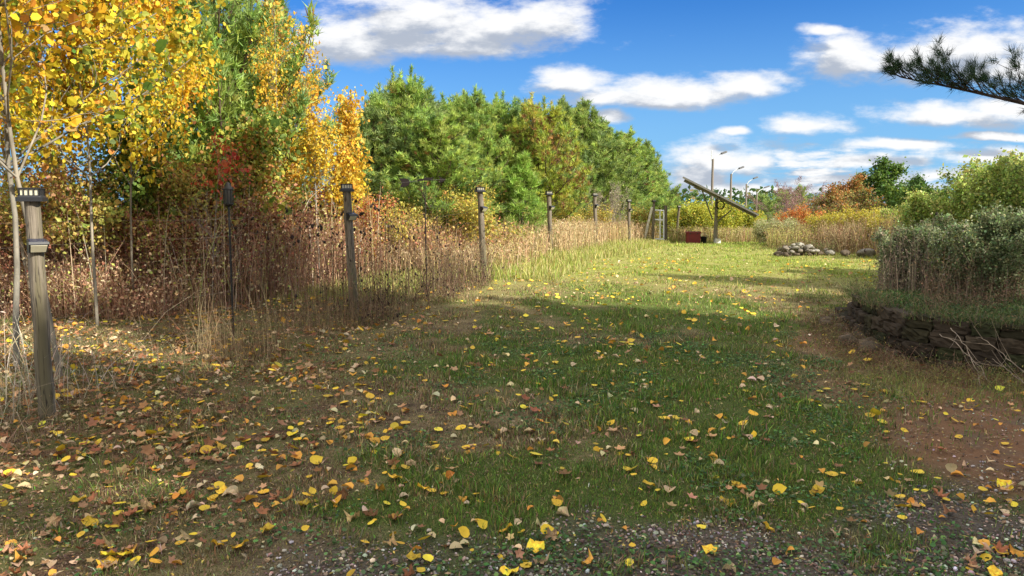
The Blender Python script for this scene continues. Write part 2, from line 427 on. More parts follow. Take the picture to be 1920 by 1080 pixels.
def m_ground():
    m = bpy.data.materials.new('field_ground'); m.use_nodes = True; t = NT(m.node_tree); p = t.n['Principled BSDF']
    tc = t.new('ShaderNodeTexCoord'); P = tc.outputs['Object']
    def A(n):
        a = t.new('ShaderNodeAttribute', attribute_name=n); return a.outputs['Fac']
    n1 = t.noise(P, 3.0, 5); n2 = t.noise(P, 28, 6, .7); n3 = t.noise(P, 140, 4, .7); n4 = t.noise(P, .5, 3)
    soil = t.mix(t.smooth(n2, .35, .65), (.035, .025, .016), (.17, .12, .075))
    dry = t.mix(t.smooth(n3, .38, .62), (.07, .052, .028), (.36, .28, .15))
    grn = t.mix(t.smooth(n3, .38, .62), (.022, .035, .009), (.13, .17, .04))  # dark end of the green paints in the shade between grass blades
    thatch = t.mix(t.smooth(n1, .35, .65), dry, soil)
    lawn = t.mix(t.smooth(t.math('ADD', A('green'), t.math('MULTIPLY', t.math('SUBTRACT', n2, .5), .9)), .25, .75), thatch, grn)
    field = t.mix(t.math('MULTIPLY', t.smooth(n1, .4, .6), .5), t.mix(n2, (.16, .19, .035), (.30, .29, .07)), (.33, .28, .12))
    lawn = t.mix(A('far'), lawn, field)
    vor = t.new('ShaderNodeTexVoronoi'); t.l.new(P, vor.inputs['Vector']); vor.inputs['Scale'].default_value = 60
    peb = t.mix(t.math('MULTIPLY', vor.outputs['Distance'], 1.3), (.19, .17, .15), (.05, .04, .032))
    gravel = t.mix(t.smooth(n2, .4, .7), peb, t.mix(n3, (.06, .045, .03), (.18, .14, .10)))
    dirt = t.mix(t.smooth(n1, .45, .75), t.mix(n3, (.11, .055, .03), (.32, .18, .10)), t.mix(n3, (.07, .05, .035), (.24, .18, .125)))
    litter = t.mix(t.smooth(n1, .45, .62), t.mix(n3, (.05, .055, .018), (.20, .19, .07)), t.mix(t.smooth(t.math('ADD', t.math('MULTIPLY', n2, .5), t.math('MULTIPLY', n3, .5)), .4, .6), (.035, .022, .014), (.25, .15, .085)))
    col = t.mix(A('litter'), lawn, litter)
    col = t.mix(A('gravel'), col, gravel)
    col = t.mix(A('dirt'), col, dirt)
    t.l.new(col, p.inputs['Base Color']); p.inputs['Roughness'].default_value = .95; p.inputs['Specular IOR Level'].default_value = .1
    b = t.new('ShaderNodeBump'); b.inputs['Strength'].default_value = .8; b.inputs['Distance'].default_value = .02
    t.l.new(t.math('ADD', n2, t.math('MULTIPLY', n3, .5)), b.inputs['Height']); t.l.new(b.outputs[0], p.inputs['Normal'])
    return m
M_GROUND = m_ground()

# ------------------------------------------------------------------ ground
def build_ground():
    xs = np.concatenate([-np.geomspace(700, 9, 50), np.arange(-8.9, 9, .1), np.geomspace(9, 700, 50)])
    ys = np.concatenate([-np.geomspace(300, 2, 25), np.arange(-1.9, 16, .1), np.geomspace(16, 1500, 110)])
    X, Y = np.meshgrid(xs, ys); Z = H(X, Y) + (fbm(X*6, Y*6, 5)-.5)*.025*ss(18-np.abs(Y), 0, 3)*ss(12-np.abs(X), 0, 3)
    nx, ny = len(xs), len(ys)
    i = np.arange(nx*ny).reshape(ny, nx)
    f = np.stack([i[:-1, :-1], i[:-1, 1:], i[1:, 1:], i[1:, :-1]], -1).reshape(-1, 4)
    a = Acc(); a.add(np.stack([X, Y, Z], -1).reshape(-1, 3), f, (.2, .2, .1))
    o = a.build('ground', M_GROUND, smooth=True); props(o, kind='structure')
    x, y = X.ravel(), Y.ravel()
    far = ss(y, 9, 17)*ss(FENCE(y)+7-x*0-abs(x)*0, -99, 0)
    for n, v in (('gravel', z_gravel(x, y)), ('dirt', z_dirt(x, y)), ('litter', z_litter(x, y)), ('green', z_green(x, y)), ('far', far)):
        at_ = o.data.attributes.new(n, 'FLOAT', 'POINT'); at_.data.foreach_set('value', v.astype(np.float32))
build_ground()

# wall polyline (front face, world x y), also the edge of the bed
WALL = [at(1985, 626, 6.75), at(1910, 620, 6.9), at(1840, 616, 7.0), at(1780, 612, 7.2), at(1700, 598, 7.65), at(1640, 580, 8.45), at(1600, 560, 9.4), at(1590, 548, 10.3)]
WALL = [(5.75, 6.7)] + [(p[0], p[1]) for p in WALL]
BEDZ = .56
def wall_pt(n):
    p = np.array(WALL); d = np.concatenate([[0], np.cumsum(np.linalg.norm(np.diff(p, axis=0), axis=1))])
    # smooth by dense interpolation
    s = np.linspace(0, d[-1], n); q = np.stack([np.interp(s, d, p[:, 0]), np.interp(s, d, p[:, 1])], 1)
    k = np.ones(5)/5
    for _ in range(3):
        r = np.pad(q, ((2, 2), (0, 0)), 'edge'); q2 = np.stack([np.convolve(r[:, j], k, 'valid') for j in (0, 1)], 1); q2[0] = q[0]; q2[-1] = q[-1]; q = q2
    return q
WP = wall_pt(60)
def in_bed(x, y):
    """rough membership of the raised bed behind the wall"""
    wx = np.interp(y, WP[::-1][:, 1][::-1] if WP[0, 1] > WP[-1, 1] else WP[:, 1], WP[:, 0])
    front = np.interp(y, [6.7, 6.9, 7.2, 7.65, 8.45, 9.4, 10.3, 12], [5.6, 4.75, 4.25, 4.08, 4.15, 4.33, 4.7, 6.0])
    return (x > front+.12) & (y > 6.8) & (y < 12)
def bedH(x, y):
    w = ss(11.8-y, 0, 2.2)
    return np.where(in_bed(x, y), BEDZ-.03 + (fbm(x*2, y*2, 77)-.5)*.06, 0)*w + H(x, y)*(1-w)
def build_bed():
    c = np.array([9.5, 11.5]); a = Acc()
    n, mth = len(WP), 24
    P = []
    for i in range(n):
        for j in range(mth):
            t = j/(mth-1); q = WP[i]*(1-t)+c*t
            P.append((q[0], q[1]))
    P = np.array(P); z = np.maximum(bedH(P[:, 0], P[:, 1]), H(P[:, 0], P[:, 1])+.005)
    for i in range(n): z[i*mth] = BEDZ-.06; z[i*mth+1] = BEDZ-.04
    v = np.concatenate([P, z[:, None]], 1)
    f = [[i*mth+j, (i+1)*mth+j, (i+1)*mth+j+1, i*mth+j+1] for i in range(n-1) for j in range(mth-1)]
    a.add(v, f, (.06, .04, .025)); o = a.build('garden_bed_soil', M_BARK, smooth=True); props(o, kind='structure')
build_bed()

# ------------------------------------------------------------------ grass
def cull(x, y, m=1.3): return (np.abs(x) < .80*y + m) & (y > 2.3)
def blades(acc, x, y, z, h, w, cols, rng, lean=.45, seg=2):
    n = len(x); a = rng.uniform(0, 2*PI, n); b = rng.uniform(0, 2*PI, n)
    sd = np.stack([np.cos(a), np.sin(a), 0*a], 1)*w[:, None]/2
    ln = np.stack([np.cos(b), np.sin(b), 0*b], 1)*(h*np.abs(rng.normal(0, lean, n)))[:, None]
    p = np.stack([x, y, z-.004], 1); up = np.array([0, 0, 1.])*h[:, None]
    if seg == 2:
        mid = p + up*.6 + ln*.35; tip = p + up*.95 + ln
        v = np.stack([p-sd, p+sd, mid+sd*.8, mid-sd*.8, tip], 1).reshape(-1, 3)
        k = (np.arange(n)*5)[:, None]
        acc.add(v, k+np.array([[0, 1, 2, 3]]), cols); acc.Fc.append((k+np.array([[3, 2, 4]])+acc.n-5*n, cols, 0))
    else:
        v = np.stack([p-sd, p+sd, p+up+ln], 1).reshape(-1, 3)
        acc.add(v, (np.arange(n)*3)[:, None]+np.array([[0, 1, 2]]), cols)

GREEN = [(3, (.075, .15, .022)), (3, (.12, .21, .03)), (2, (.19, .26, .045)), (1, (.26, .27, .07))]
TAN = [(2, (.25, .19, .09)), (2, (.34, .26, .13)), (2, (.19, .13, .065)), (1, (.44, .36, .20)), (1, (.16, .16, .05))]
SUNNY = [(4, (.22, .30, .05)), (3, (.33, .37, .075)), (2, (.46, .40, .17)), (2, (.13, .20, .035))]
def build_grass():
    rng = np.random.default_rng(5); a = Acc()
    for (y0, y1, dens, w, h, seg) in ((2.3, 4.5, 10000, .0042, .021, 2), (4.5, 7.5, 5200, .0058, .026, 2), (7.5, 12, 2500, .010, .030, 1), (12, 20, 900, .015, .030, 1), (20, 38, 260, .028, .036, 1), (38, 60, 40, .06, .10, 1)):
        xm = .80*y1+1.3; n = int(dens*2*xm*(y1-y0))
        x = rng.uniform(-xm, xm, n); y = rng.uniform(y0, y1, n)
        keep = cull(x, y) & ~(in_bed(x, y))
        bare = np.clip(z_gravel(x, y)*.80 + z_dirt(x, y)*.86 + z_litter(x, y)*.45, 0, 1)
        clump = ss(fbm(x*2.2, y*2.2, 61), .25, .6)
        tuft = ss(fbm(x*3.1, y*3.1, 67), .60, .72)
        keep &= rng.random(n) < np.maximum((1-bare)*(.25+.75*clump), tuft*.55*(1-z_dirt(x, y)))
        x, y = x[keep], y[keep]; n = len(x)
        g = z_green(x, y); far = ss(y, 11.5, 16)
        hh = h*np.exp(rng.normal(0, .38, n))*(.6+1.3*ss(fbm(x*3.4, y*3.4, 71), .4, .75))*(.75+.5*g)
        isg = rng.random(n) < (.08+.72*ss(g + (fbm(x*4, y*4, 73)-.5)*1.1, .15, .8))
        cols = np.where(isg[:, None], palette(rng, GREEN, n, .42), palette(rng, TAN, n, .42))
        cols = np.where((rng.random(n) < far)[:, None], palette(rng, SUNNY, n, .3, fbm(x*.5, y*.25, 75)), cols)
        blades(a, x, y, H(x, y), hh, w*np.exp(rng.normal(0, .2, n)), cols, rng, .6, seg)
    o = a.build('lawn_grass', M_GRASS); props(o, 'short mown grass, patchy green and tan, covering the clearing', 'grass', kind='stuff')
    # low broad-leaved weeds (clover, plantain) in the foreground
    a = Acc(); n = 150000
    x = rng.uniform(-6.5, 6.5, n); y = rng.uniform(2.4, 9, n)
    k = cull(x, y) & (rng.random(n) < ss(fbm(x*1.6, y*1.6, 81), .42, .60)*(1-.9*z_dirt(x, y))*(1-.6*z_litter(x, y))*(.35+.65*ss(x, -1.5, .5)))
    k &= (rng.random(n) < (1-.25*z_gravel(x, y)))
    x, y = x[k], y[k]; n = len(x)
    pos = np.stack([x, y, H(x, y)+rng.uniform(.003, .03, n)], 1)
    scatter(a, *HEXA, pos, rand_rot(rng, n, .5), rng.uniform(.009, .030, n), palette(rng, [(3, (.05, .12, .03)), (2, (.09, .18, .045)), (1, (.16, .24, .08))], n, .35))
    o = a.build('ground_weeds', M_GRASS); props(o, 'low dark green clover and plantain growing through the gravel edge', 'weeds', kind='stuff')
build_grass()

# ------------------------------------------------------------------ gravel
def build_gravel():
    rng = np.random.default_rng(8); a = Acc()
    t = (1+5**.5)/2
    iv = np.array([(-1, t, 0), (1, t, 0), (-1, -t, 0), (1, -t, 0), (0, -1, t), (0, 1, t), (0, -1, -t), (0, 1, -t), (t, 0, -1), (t, 0, 1), (-t, 0, -1), (-t, 0, 1)])/1.9
    jf = [(0, 11, 5), (0, 5, 1), (0, 1, 7), (0, 7, 10), (0, 10, 11), (1, 5, 9), (5, 11, 4), (11, 10, 2), (10, 7, 6), (7, 1, 8), (3, 9, 4), (3, 4, 2), (3, 2, 6), (3, 6, 8), (3, 8, 9), (4, 9, 5), (2, 4, 11), (6, 2, 10), (8, 6, 7), (9, 8, 1)]
    for var in range(4):
        v = iv*(1+rng.normal(0, .16, (12, 1)))
        n = 26000
        x = rng.uniform(-3.5, 7, n); y = rng.uniform(2.2, 6.5, n)
        g = np.maximum(z_gravel(x, y), .4*z_dirt(x, y)*ss(7-y, 0, 2.5))
        k = cull(x, y) & (rng.random(n) < g*np.where(y > 4.6, .35, 1)*(.12+.88*ss(fbm(x*2.2, y*2.2, 91), .38, .6)))
        x, y = x[k], y[k]; n = len(x)
        s = np.exp(rng.normal(math.log(.0062), .42, n)).clip(.003, .018)
        sz = np.stack([s, s*rng.uniform(.65, 1, n), s*rng.uniform(.45, .8, n)], 1)
        pos = np.stack([x, y, H(x, y)+s*.25+.004], 1)
        cols = palette(rng, [(4, (.33, .30, .265)), (3, (.18, .16, .14)), (3, (.38, .345, .30)), (3, (.25, .185, .13)), (1, (.09, .08, .07))], n, .35)
        scatter(a, v, jf, pos, rand_rot(rng, n, .35), sz, cols)
    o = a.build('driveway_gravel', M_STONE); props(o, 'loose grey crushed gravel at the near edge of the grass', 'gravel', kind='stuff')
build_gravel()

# ------------------------------------------------------------------ fallen leaves
LY = (.80, .52, .04); LO = (.68, .34, .05); LB = (.26, .11, .045); LP = (.62, .47, .27); LD = (.10, .035, .02); LT = (.42, .25, .12)
KINDS = [('yellow_leaf', LY, OVAL, .054), ('orange_leaf', LO, OVAL2, .05), ('brown_leaf', LB, LOBED, .066), ('tan_leaf', LP, OVAL2, .05), ('copper_leaf', LT, LOBED, .055)]
def leaf_density(x, y):
    d = 27 + 135*z_litter(x, y) + 34*ss(7-y, 0, 3)*ss(1.5-x, -1, 3) + 18*z_gravel(x, y) - 6*z_dirt(x, y)
    return d*(.35+1.3*ss(fbm(x*1.2, y*1.2, 101), .3, .7))
def build_fallen():
    rng = np.random.default_rng(12)
    n = 110000; y = 2.35+rng.random(n)**1.0*17; x = rng.uniform(-1, 1, n)*(.80*y+1.3)
    # area element
    dA = 2*(.80*y+1.3)*17/n
    k = cull(x, y) & (rng.random(n) < np.clip(leaf_density(x, y)*np.interp(y, [3, 8, 20], [1, .8, .22])*dA, 0, 1)) & ~in_bed(x, y)
    x, y = x[k], y[k]; n = len(x)
    kind = rng.choice(5, n, p=[.40, .19, .09, .20, .12])
    lit = rng.random(n) < z_litter(x, y)*.72
    kind = np.where(lit, rng.choice([2, 3, 4, 1], n, p=[.36, .22, .32, .10]), kind)
    sizes = np.array([q[3] for q in KINDS])[kind]*np.exp(rng.normal(0, .38, n))*np.where(lit, .78, 1)*np.interp(y, [3, 10, 20], [1, 1.05, 1.25])
    sizes = np.minimum(sizes, .088)
    R = rand_rot(rng, n, .42); z = H(x, y) + .008 + rng.uniform(0, .022, n)
    tint = np.exp(rng.normal(0, .2, (n, 1)))*np.exp(rng.normal(0, .08, (n, 3)))
    order = np.argsort(-(sizes/y))
    big = order[:290]; rest = order[290:]
    a = Acc()
    for i, (nm, c, tp, s) in enumerate(KINDS):
        r = rest[kind[rest] == i]
        scatter(a, *tp, np.stack([x[r], y[r], z[r]], 1), R[r], sizes[r], np.clip(np.array(c)*tint[r], 0, .9))
    o = a.build('leaf_litter', M_FALLEN); props(o, 'small fallen yellow, tan and brown leaves strewn over the grass and litter', 'leaves', kind='stuff')
    lab = {0: 'bright yellow rounded leaf lying on the grass and gravel in front', 1: 'orange curled leaf lying on the grass and gravel in front',
           2: 'dark brown lobed leaf lying on the grass and gravel in front', 3: 'pale tan curled leaf lying on the grass and gravel in front', 4: 'copper lobed leaf lying on the grass and gravel in front'}
    grp = {0: 'bright yellow fallen leaves', 1: 'orange fallen leaves', 2: 'dark brown fallen leaves', 3: 'pale tan fallen leaves', 4: 'copper fallen leaves'}
    meshes = {}
    for i, (nm, c, tp, s) in enumerate(KINDS):
        for v in range(5):
            tp = BIG[i]; b = Acc(); tv = np.array(tp[0], float); tv[:, 2] += rng.normal(0, .03, len(tv)); tv[:, 0] *= rng.uniform(.8, 1.1)
            tv[:, 2] += tv[:, 0]*rng.normal(0, .2) + (tv[:, 0]**2)*rng.normal(.2, .6)
            tv[:, :2] -= (0, .5)
            cc = np.array(c)*math.exp(rng.normal(0, .18))*np.exp(rng.normal(0, .06, 3))
            fc = np.array(cc)[None]*np.exp(rng.normal(0, .14, (len(tp[1]), 1)))*np.exp(rng.normal(0, .05, (len(tp[1]), 3)))
            t3 = [k for k, f_ in enumerate(tp[1]) if len(f_) == 3]; t4 = [k for k, f_ in enumerate(tp[1]) if len(f_) == 4]
            if i in (1, 2, 4): t4 = [k for k in t4 if rng.random() > .06]       # torn edges
            b.add(tv, [tp[1][k] for k in t3], fc[t3]); b.Fc.append((np.array([tp[1][k] for k in t4]), fc[t4], 0))
            # stalk
            b.add([(0, -.5, 0), (.02, -.5, 0), (.04, -.95, .05)], [[0, 1, 2]], cc*.7)
            for q in b.Fc: pass
            # leaf bodies are polygons of two sizes
            meshes[i, v] = b.mesh('fallen_'+nm, M_FALLEN)
    for j in big:
        i = int(kind[j]); o = bpy.data.objects.new('fallen_leaf', meshes[i, int(rng.integers(5))]); C.objects.link(o)
        o.location = (x[j], y[j], z[j]); o.scale = (sizes[j],)*3
        o.rotation_euler = Matrix(R[j].tolist()).to_euler()
        props(o, lab[i], 'leaf', grp[i])
build_fallen()

def build_crumbs():
    rng = np.random.default_rng(15); n = 170000
    y = 2.35+rng.random(n)*11; x = rng.uniform(-1, 1, n)*(.8*y+1.3)
    k = (rng.random(n) < (.16+.75*z_litter(x, y)+.5*z_dirt(x, y)+.3*z_gravel(x, y))*np.clip(9/y, .4, 1)*(.2+.8*ss(fbm(x*2, y*2, 111), .35, .6))) & ~in_bed(x, y)
    x, y = x[k], y[k]; n = len(x); a = Acc()
    scatter(a, *QUAD, np.stack([x, y, H(x, y)+rng.uniform(.004, .02, n)], 1), rand_rot(rng, n, .5), np.stack([rng.uniform(.006, .02, n), rng.uniform(.012, .04, n), np.full(n, .02)], 1),
            palette(rng, [(3, (.24, .15, .09)), (3, (.14, .08, .05)), (2, (.38, .27, .16)), (1, (.07, .04, .03)), (1, (.45, .33, .08))], n, .25))
    o = a.build('leaf_crumbs', M_FALLEN); props(o, 'crumbled brown leaf bits and bark scraps lying between the leaves', 'leaf scraps', kind='stuff')
build_crumbs()

# ------------------------------------------------------------------ plants
def needles(acc, pos, dirs, rng, per, L, w, cols, spread=.55):
    """tufts: per needles fanning about dirs"""
    n = len(pos); P = np.repeat(pos, per, 0); D = np.repeat(dirs, per, 0); c = np.repeat(cols, per, 0)
    D = D + rng.normal(0, spread, D.shape); D /= np.linalg.norm(D, axis=1)[:, None]+1e-9
    S = np.cross(D, rng.normal(size=D.shape)); S /= np.linalg.norm(S, axis=1)[:, None]+1e-9
    LL = (L*rng.uniform(.7, 1.15, len(P)))[:, None]
    P = P + rng.normal(0, L*.12, P.shape)
    v = np.stack([P-S*w/2, P+S*w/2, P+D*LL], 1).reshape(-1, 3)
    c = c*np.exp(rng.normal(0, .12, (len(c), 1)))
    acc.add(v, (np.arange(len(P))*3)[:, None]+np.array([[0, 1, 2]]), c)

def pine_meshes(name, seed, Ht, Rr, pal, inner=None, per=13, L=.17, w=.025, low=.04, step=.3, tuft=.15, spiky=.0, flat=.52, keep=1.0):
    rng = np.random.default_rng(seed); segs = []; T = []; 
    tw = [np.array([0, 0, 0.])]; nz = int(Ht/.4)
    for i in range(nz): tw.append(tw[-1]+np.array([rng.normal(0, .02), rng.normal(0, .02), Ht/nz]))
    tw = np.array(tw); r0 = .012*Ht+.02
    for i in range(nz): segs.append((*tw[i], *tw[i+1], r0*(1-i/nz)+.008, r0*(1-(i+1)/nz)+.008))
    lean = rng.uniform(0, 2*PI)
    z = Ht*low
    while z < Ht*.985:
        t = (z-Ht*low)/(Ht*(1-low))
        prof = (min(1, .7+2.2*t))*(1-t)**flat*1.12
        nb = rng.integers(4, 7); a0 = rng.uniform(0, 2*PI)
        base = np.array([np.interp(z, tw[:, 2], tw[:, k]) for k in range(3)])
        for b in range(nb):
            a = a0+2*PI*b/nb+rng.normal(0, .25)
            Lb = max(.18, Rr*prof*rng.uniform(.6, 1.18)*(1+.15*math.cos(a-lean)))
            el = rng.normal(.15+.75*t**1.5+spiky*t, .12)
            d = np.array([math.cos(a)*math.cos(el), math.sin(a)*math.cos(el), math.sin(el)])
            n = max(2, int(Lb/.22)); p = base.copy(); rb = .006+.012*Lb
            for i in range(n):
                s = (i+1)/n
                d = d + np.array([0, 0, .05+.10*s]) + rng.normal(0, .06, 3); d /= np.linalg.norm(d)
                q = p+d*Lb/n; segs.append((*p, *q, rb*(1-.8*i/n), rb*(1-.8*s)))
                if s > .15 and rng.random() < keep:
                    for side in (-1, 1, 0):
                        
                        sd = np.cross(d, (0, 0, 1))*side + np.array([0, 0, .35 if side else 1.0]) + d*.9 + rng.normal(0, .2, 3)
                        sd /= np.linalg.norm(sd)
                        Lt = (.20+.44*Lb*(1-s))*rng.uniform(.6, 1.2); m = max(1, int(Lt/tuft))
                        pp = q.copy()
                        for k in range(m):
                            sd = sd+np.array([0, 0, .12])+rng.normal(0, .1, 3); sd /= np.linalg.norm(sd)
                            qq = pp+sd*Lt/m; 
                            T.append((*qq, *sd, s*.6+.4*(k+1)/m, t))
                            pp = qq
                        if Lt > .3: segs.append((*q, *pp, .006, .003))
                p = q
            T.append((*p, *d, 1, t)); T.append((*(p-d*.06), *d, 1, t))
            if t > .3 and rng.random() < .75:
                hh_ = rng.uniform(.15, .5)*(.5+t)
                for k in range(int(hh_/.075)): T.append((p[0]+rng.normal(0, .012), p[1]+rng.normal(0, .012), p[2]+k*.075, rng.normal(0, .12), rng.normal(0, .12), 1, 1.05, t))
                segs.append((*p, p[0], p[1], p[2]+hh_, .007, .004))
        z += step*rng.uniform(.75, 1.25)*(1-.3*t)
    # leader candle
    for k in range(-3, 7): T.append((*(tw[-1]-np.array([0, 0, .09*k])), rng.normal(0, .15), rng.normal(0, .15), 1, 1, 1))
    T = np.array(T); n = len(T)
    pt = fbm(T[:, 0]*1.3+T[:, 2]*.9+7, T[:, 1]*1.3-T[:, 2]*.7+seed, seed)
    cols = palette(rng, pal, n, .16, pt)
    if inner is not None:
        pin = (rng.random(n) < inner[0]*(1.25-T[:, 6])*2*ss(fbm(T[:, 0]*1.1+3, T[:, 2]*1.1+T[:, 1], seed+5), .45, .6))
        cols = np.where(pin[:, None], palette(rng, inner[1], n, .2), cols)
    dirs = T[:, 3:6]+np.array([0, 0, .25]); dirs /= np.linalg.norm(dirs, axis=1)[:, None]
    cr = Acc(); needles(cr, T[:, :3], dirs, rng, per, L, w, cols)
    wd = Acc(); segs_mesh(wd, segs, 5, (.12, .085, .06))
    return wd.mesh('pine_trunk', M_BARK, True), cr.mesh('pine_crown', M_NEEDLE)

def place(name, tm, cm, x, y, scale, rz, label, cat, group=None, z=None, sx=1.0, extra=None):
    r = bpy.data.objects.new(name, None); C.objects.link(r); r.location = (x, y, Hs(x, y)-.03 if z is None else z)
    r.rotation_euler = (0, 0, rz); r.scale = (scale*sx, scale*sx, scale); r.empty_display_size = .3
    for nm, me in ((('trunk'), tm), (('crown'), cm)):
        if me is None: continue
        o = bpy.data.objects.new(nm, me); C.objects.link(o); o.parent = r
    props(r, label, cat, group); return r

G_BLUE = [(3, (0.209, 0.297, 0.101)), (3, (0.302, 0.39, 0.118)), (2, (0.382, 0.458, 0.109)), (1, (0.488, 0.516, 0.109))]
G_MID = [(2, (0.148, 0.24, 0.083)), (3, (0.24, 0.355, 0.088)), (3, (0.332, 0.447, 0.088)), (2, (0.424, 0.493, 0.111))]
G_GOLD = [(2, (0.206, 0.297, 0.066)), (3, (0.343, 0.424, 0.066)), (3, (0.47, 0.493, 0.077)), (2, (0.539, 0.447, 0.1))]
G_BRIGHT = [(2, (.18, .31, .06)), (3, (.28, .42, .07)), (2, (.36, .46, .10))]
INNER = [(2, (.40, .22, .08)), (2, (.28, .15, .07)), (1, (.46, .30, .09))]
PV = {
 'blue': pine_meshes('a', 101, 5.0, 2.1, G_BLUE, (.02, INNER)),
 'mid': pine_meshes('b', 102, 5.0, 2.1, G_MID, (.03, INNER)),
 'mid2': pine_meshes('c', 103, 5.2, 2.0, G_MID, (.04, INNER), flat=.5),
 'gold': pine_meshes('d', 104, 4.8, 2.3, G_GOLD, (.30, INNER), flat=.45),
 'bright': pine_meshes('e', 105, 3.0, 1.25, G_BRIGHT, None, flat=.8, tuft=.12, low=.02),
 'spiky': pine_meshes('f', 106, 5.2, 2.0, [(3, (.19, .27, .085)), (3, (.29, .38, .09)), (1, (.38, .45, .10))], None, spiky=.45, flat=.5),
}
PVH = {'blue': 5.0, 'mid': 5.0, 'mid2': 5.2, 'gold': 4.8, 'bright': 3.0, 'spiky': 5.2}
def pine_at(var, px, top, Y, rz, label, sx=1.0, group='white pines in the row behind the fence'):
    x, y, z = at(px, top, Y); g = Hs(x, y); Ht = z-g+.03
    t, c = PV[var]; return place('pine_tree', t, c, x, y, Ht/PVH[var], rz, label, 'pine tree', group, sx=sx*(1.18 if group.startswith('white') and px > 600 else 1))

pine_at('mid', 395, -150, 14.0, .4, 'tall white pine with bare upper trunk rising behind the yellow aspens', .88)
pine_at('blue', 480, 60, 16.5, 2.0, 'blue-green white pine half hidden between the tall pine and yellow birches', 1.0)
pine_at('blue', 700, 225, 19.5, 1.0, 'blue-green pine directly right of the yellow birches', 1.1)
pine_at('mid', 762, 178, 20.0, 2.6, 'tallest yellow-green pine of the row, above the wind vane', 1.0)
pine_at('mid2', 822, 235, 18.5, 4.1, 'low pine in front of two taller pines', 1.25)
pine_at('mid2', 882, 200, 22.0, .3, 'pine with slender pointed leader above the third fence post', 1.0)
pine_at('mid', 945, 215, 27.0, 1.9, 'pine with paired pointed tops left of the golden pine', 1.0)
pine_at('gold', 1018, 228, 26.5, 5.2, 'golden-green pine with rusty brown inner needles', .95)
pine_at('bright', 978, 312, 21.5, .8, 'small bright green young pine in front of the golden pine', 1.0)
pine_at('spiky', 1088, 218, 35.0, 1.2, 'dark green pine with many upright pointed leaders', 1.15)
pine_at('spiky', 1060, 215, 32.0, 3.9, 'narrow dark pine squeezed between golden pine and spiky pine', .8)
pine_at('spiky', 1145, 272, 38.0, 3.1, 'green pine behind the bare grey bush', 1.2)
pine_at('mid2', 1185, 280, 43.0, 2.2, 'green pine right of the bare grey bush', 1.15)
pine_at('bright', 1222, 318, 47.0, 3.3, 'last low bright pine at the end of the row by the gate', 1.0)
pine_at('spiky', 1208, 285, 46.0, .9, 'pine behind the last low pine near the gate', 1.0)

for var, px, top, Y, lb in [('blue', 790, 205, 24, 'pine filling the gap left of the third fence post'), ('mid', 850, 215, 26, 'back pine between the two tall front pines'), ('mid2', 912, 218, 28, 'back pine right of the third fence post'), ('blue', 985, 225, 31, 'back pine behind the golden pine'),
      ('spiky', 1120, 250, 36, 'pine right of the many-tipped pine'), ('mid2', 1165, 262, 42, 'back pine behind the bare grey bush'), ('blue', 735, 195, 23, 'back pine between birches and tallest pine'), ('spiky', 1240, 345, 52, 'lowest pine tip right above the gate')]:
    pine_at(var, px, top, Y, px*.37, lb, 1.15)

# --- big pines standing right of and behind the camera (they shade the foreground)
def bough():
    rng = np.random.default_rng(44); segs = []; T = []
    ctrl = np.array([(9.75, 3.0, 2.3), (7.4, 3.7, 2.1), (5.5, 4.3, 2.04), (4.35, 4.85, 2.15), (3.72, 5.2, 2.32), (3.25, 5.5, 2.51), (2.92, 5.75, 2.64)])
    s = np.linspace(0, 6, 90); P = np.stack([np.interp(s, range(7), ctrl[:, k]) for k in range(3)], 1)
    k = np.ones(9)/9; Q = np.stack([np.convolve(np.pad(P[:, j], 4, 'edge'), k, 'valid') for j in range(3)], 1)
    n = len(Q)
    for i in range(n-1): segs.append((*Q[i], *Q[i+1], .038*(1-i/n)**1.1+.0035, .038*(1-(i+1)/n)**1.1+.0035))
    def twig(p, d, L, r, lvl):
        m = max(2, int(L/.05)); 
        for j in range(m):
            d = d+np.array([0, 0, .05])+rng.normal(0, .09, 3); d /= np.linalg.norm(d); q = p+d*L/m
            segs.append((*p, *q, r*(1-.6*j/m), r*(1-.6*(j+1)/m)))
            if j >= m*.35: T.append((*q, *d))
            if lvl < 2 and rng.random() < .42: twig(q, np.array(d)*.7+rng.normal(0, .45, 3)+np.array([0, 0, .25]), L*.45, r*.6, lvl+1)
            p = q
        T.append((*p, *d)); T.append((*p, *d)); T.append((*(p-d*.02), *d))
    for i in range(38, n-1):
        f = i/n; d = Q[i+1]-Q[i]; d /= np.linalg.norm(d)
        for rep in range(rng.integers(1, 4)):
            sd = np.cross(d, (0, 0, 1))*rng.choice([-1, 1])*rng.uniform(.2, .9)+np.array([0, 0, rng.uniform(-.1, .9)])+d*.8
            sd /= np.linalg.norm(sd); L = (.42*(1-f)+.16)*rng.uniform(.5, 1.2)
            twig(Q[i], sd, L, .004, 0 if L > .25 else 1)
    twig(Q[-1], np.array([-.6, .5, .35]), .12, .004, 1)
    T = np.array(T); 
    a = Acc(); dirs = T[:, 3:6]; needles(a, T[:, :3], dirs, rng, 9, .080, .0034, palette(rng, [(3, (.028, .06, .026)), (2, (.045, .085, .03)), (1, (.02, .04, .02))], len(T)), .42)
    w = Acc(); segs_mesh(w, segs, 5, (.07, .05, .04))
    print('bough tufts', len(T)); return w.mesh('bough_wood', M_BARK, True), a.mesh('bough_needles', M_NEEDLE)
SH = pine_meshes('s', 200, 15, 4.6, G_MID, (.2, INNER), per=6, L=.42, w=.085, low=.2, step=.6, tuft=.38, flat=.5)
SH2 = pine_meshes('s', 201, 13, 4.2, G_BLUE, (.2, INNER), per=6, L=.42, w=.085, low=.2, step=.6, tuft=.38, flat=.5)
gp = 'big white pines beside the driveway'
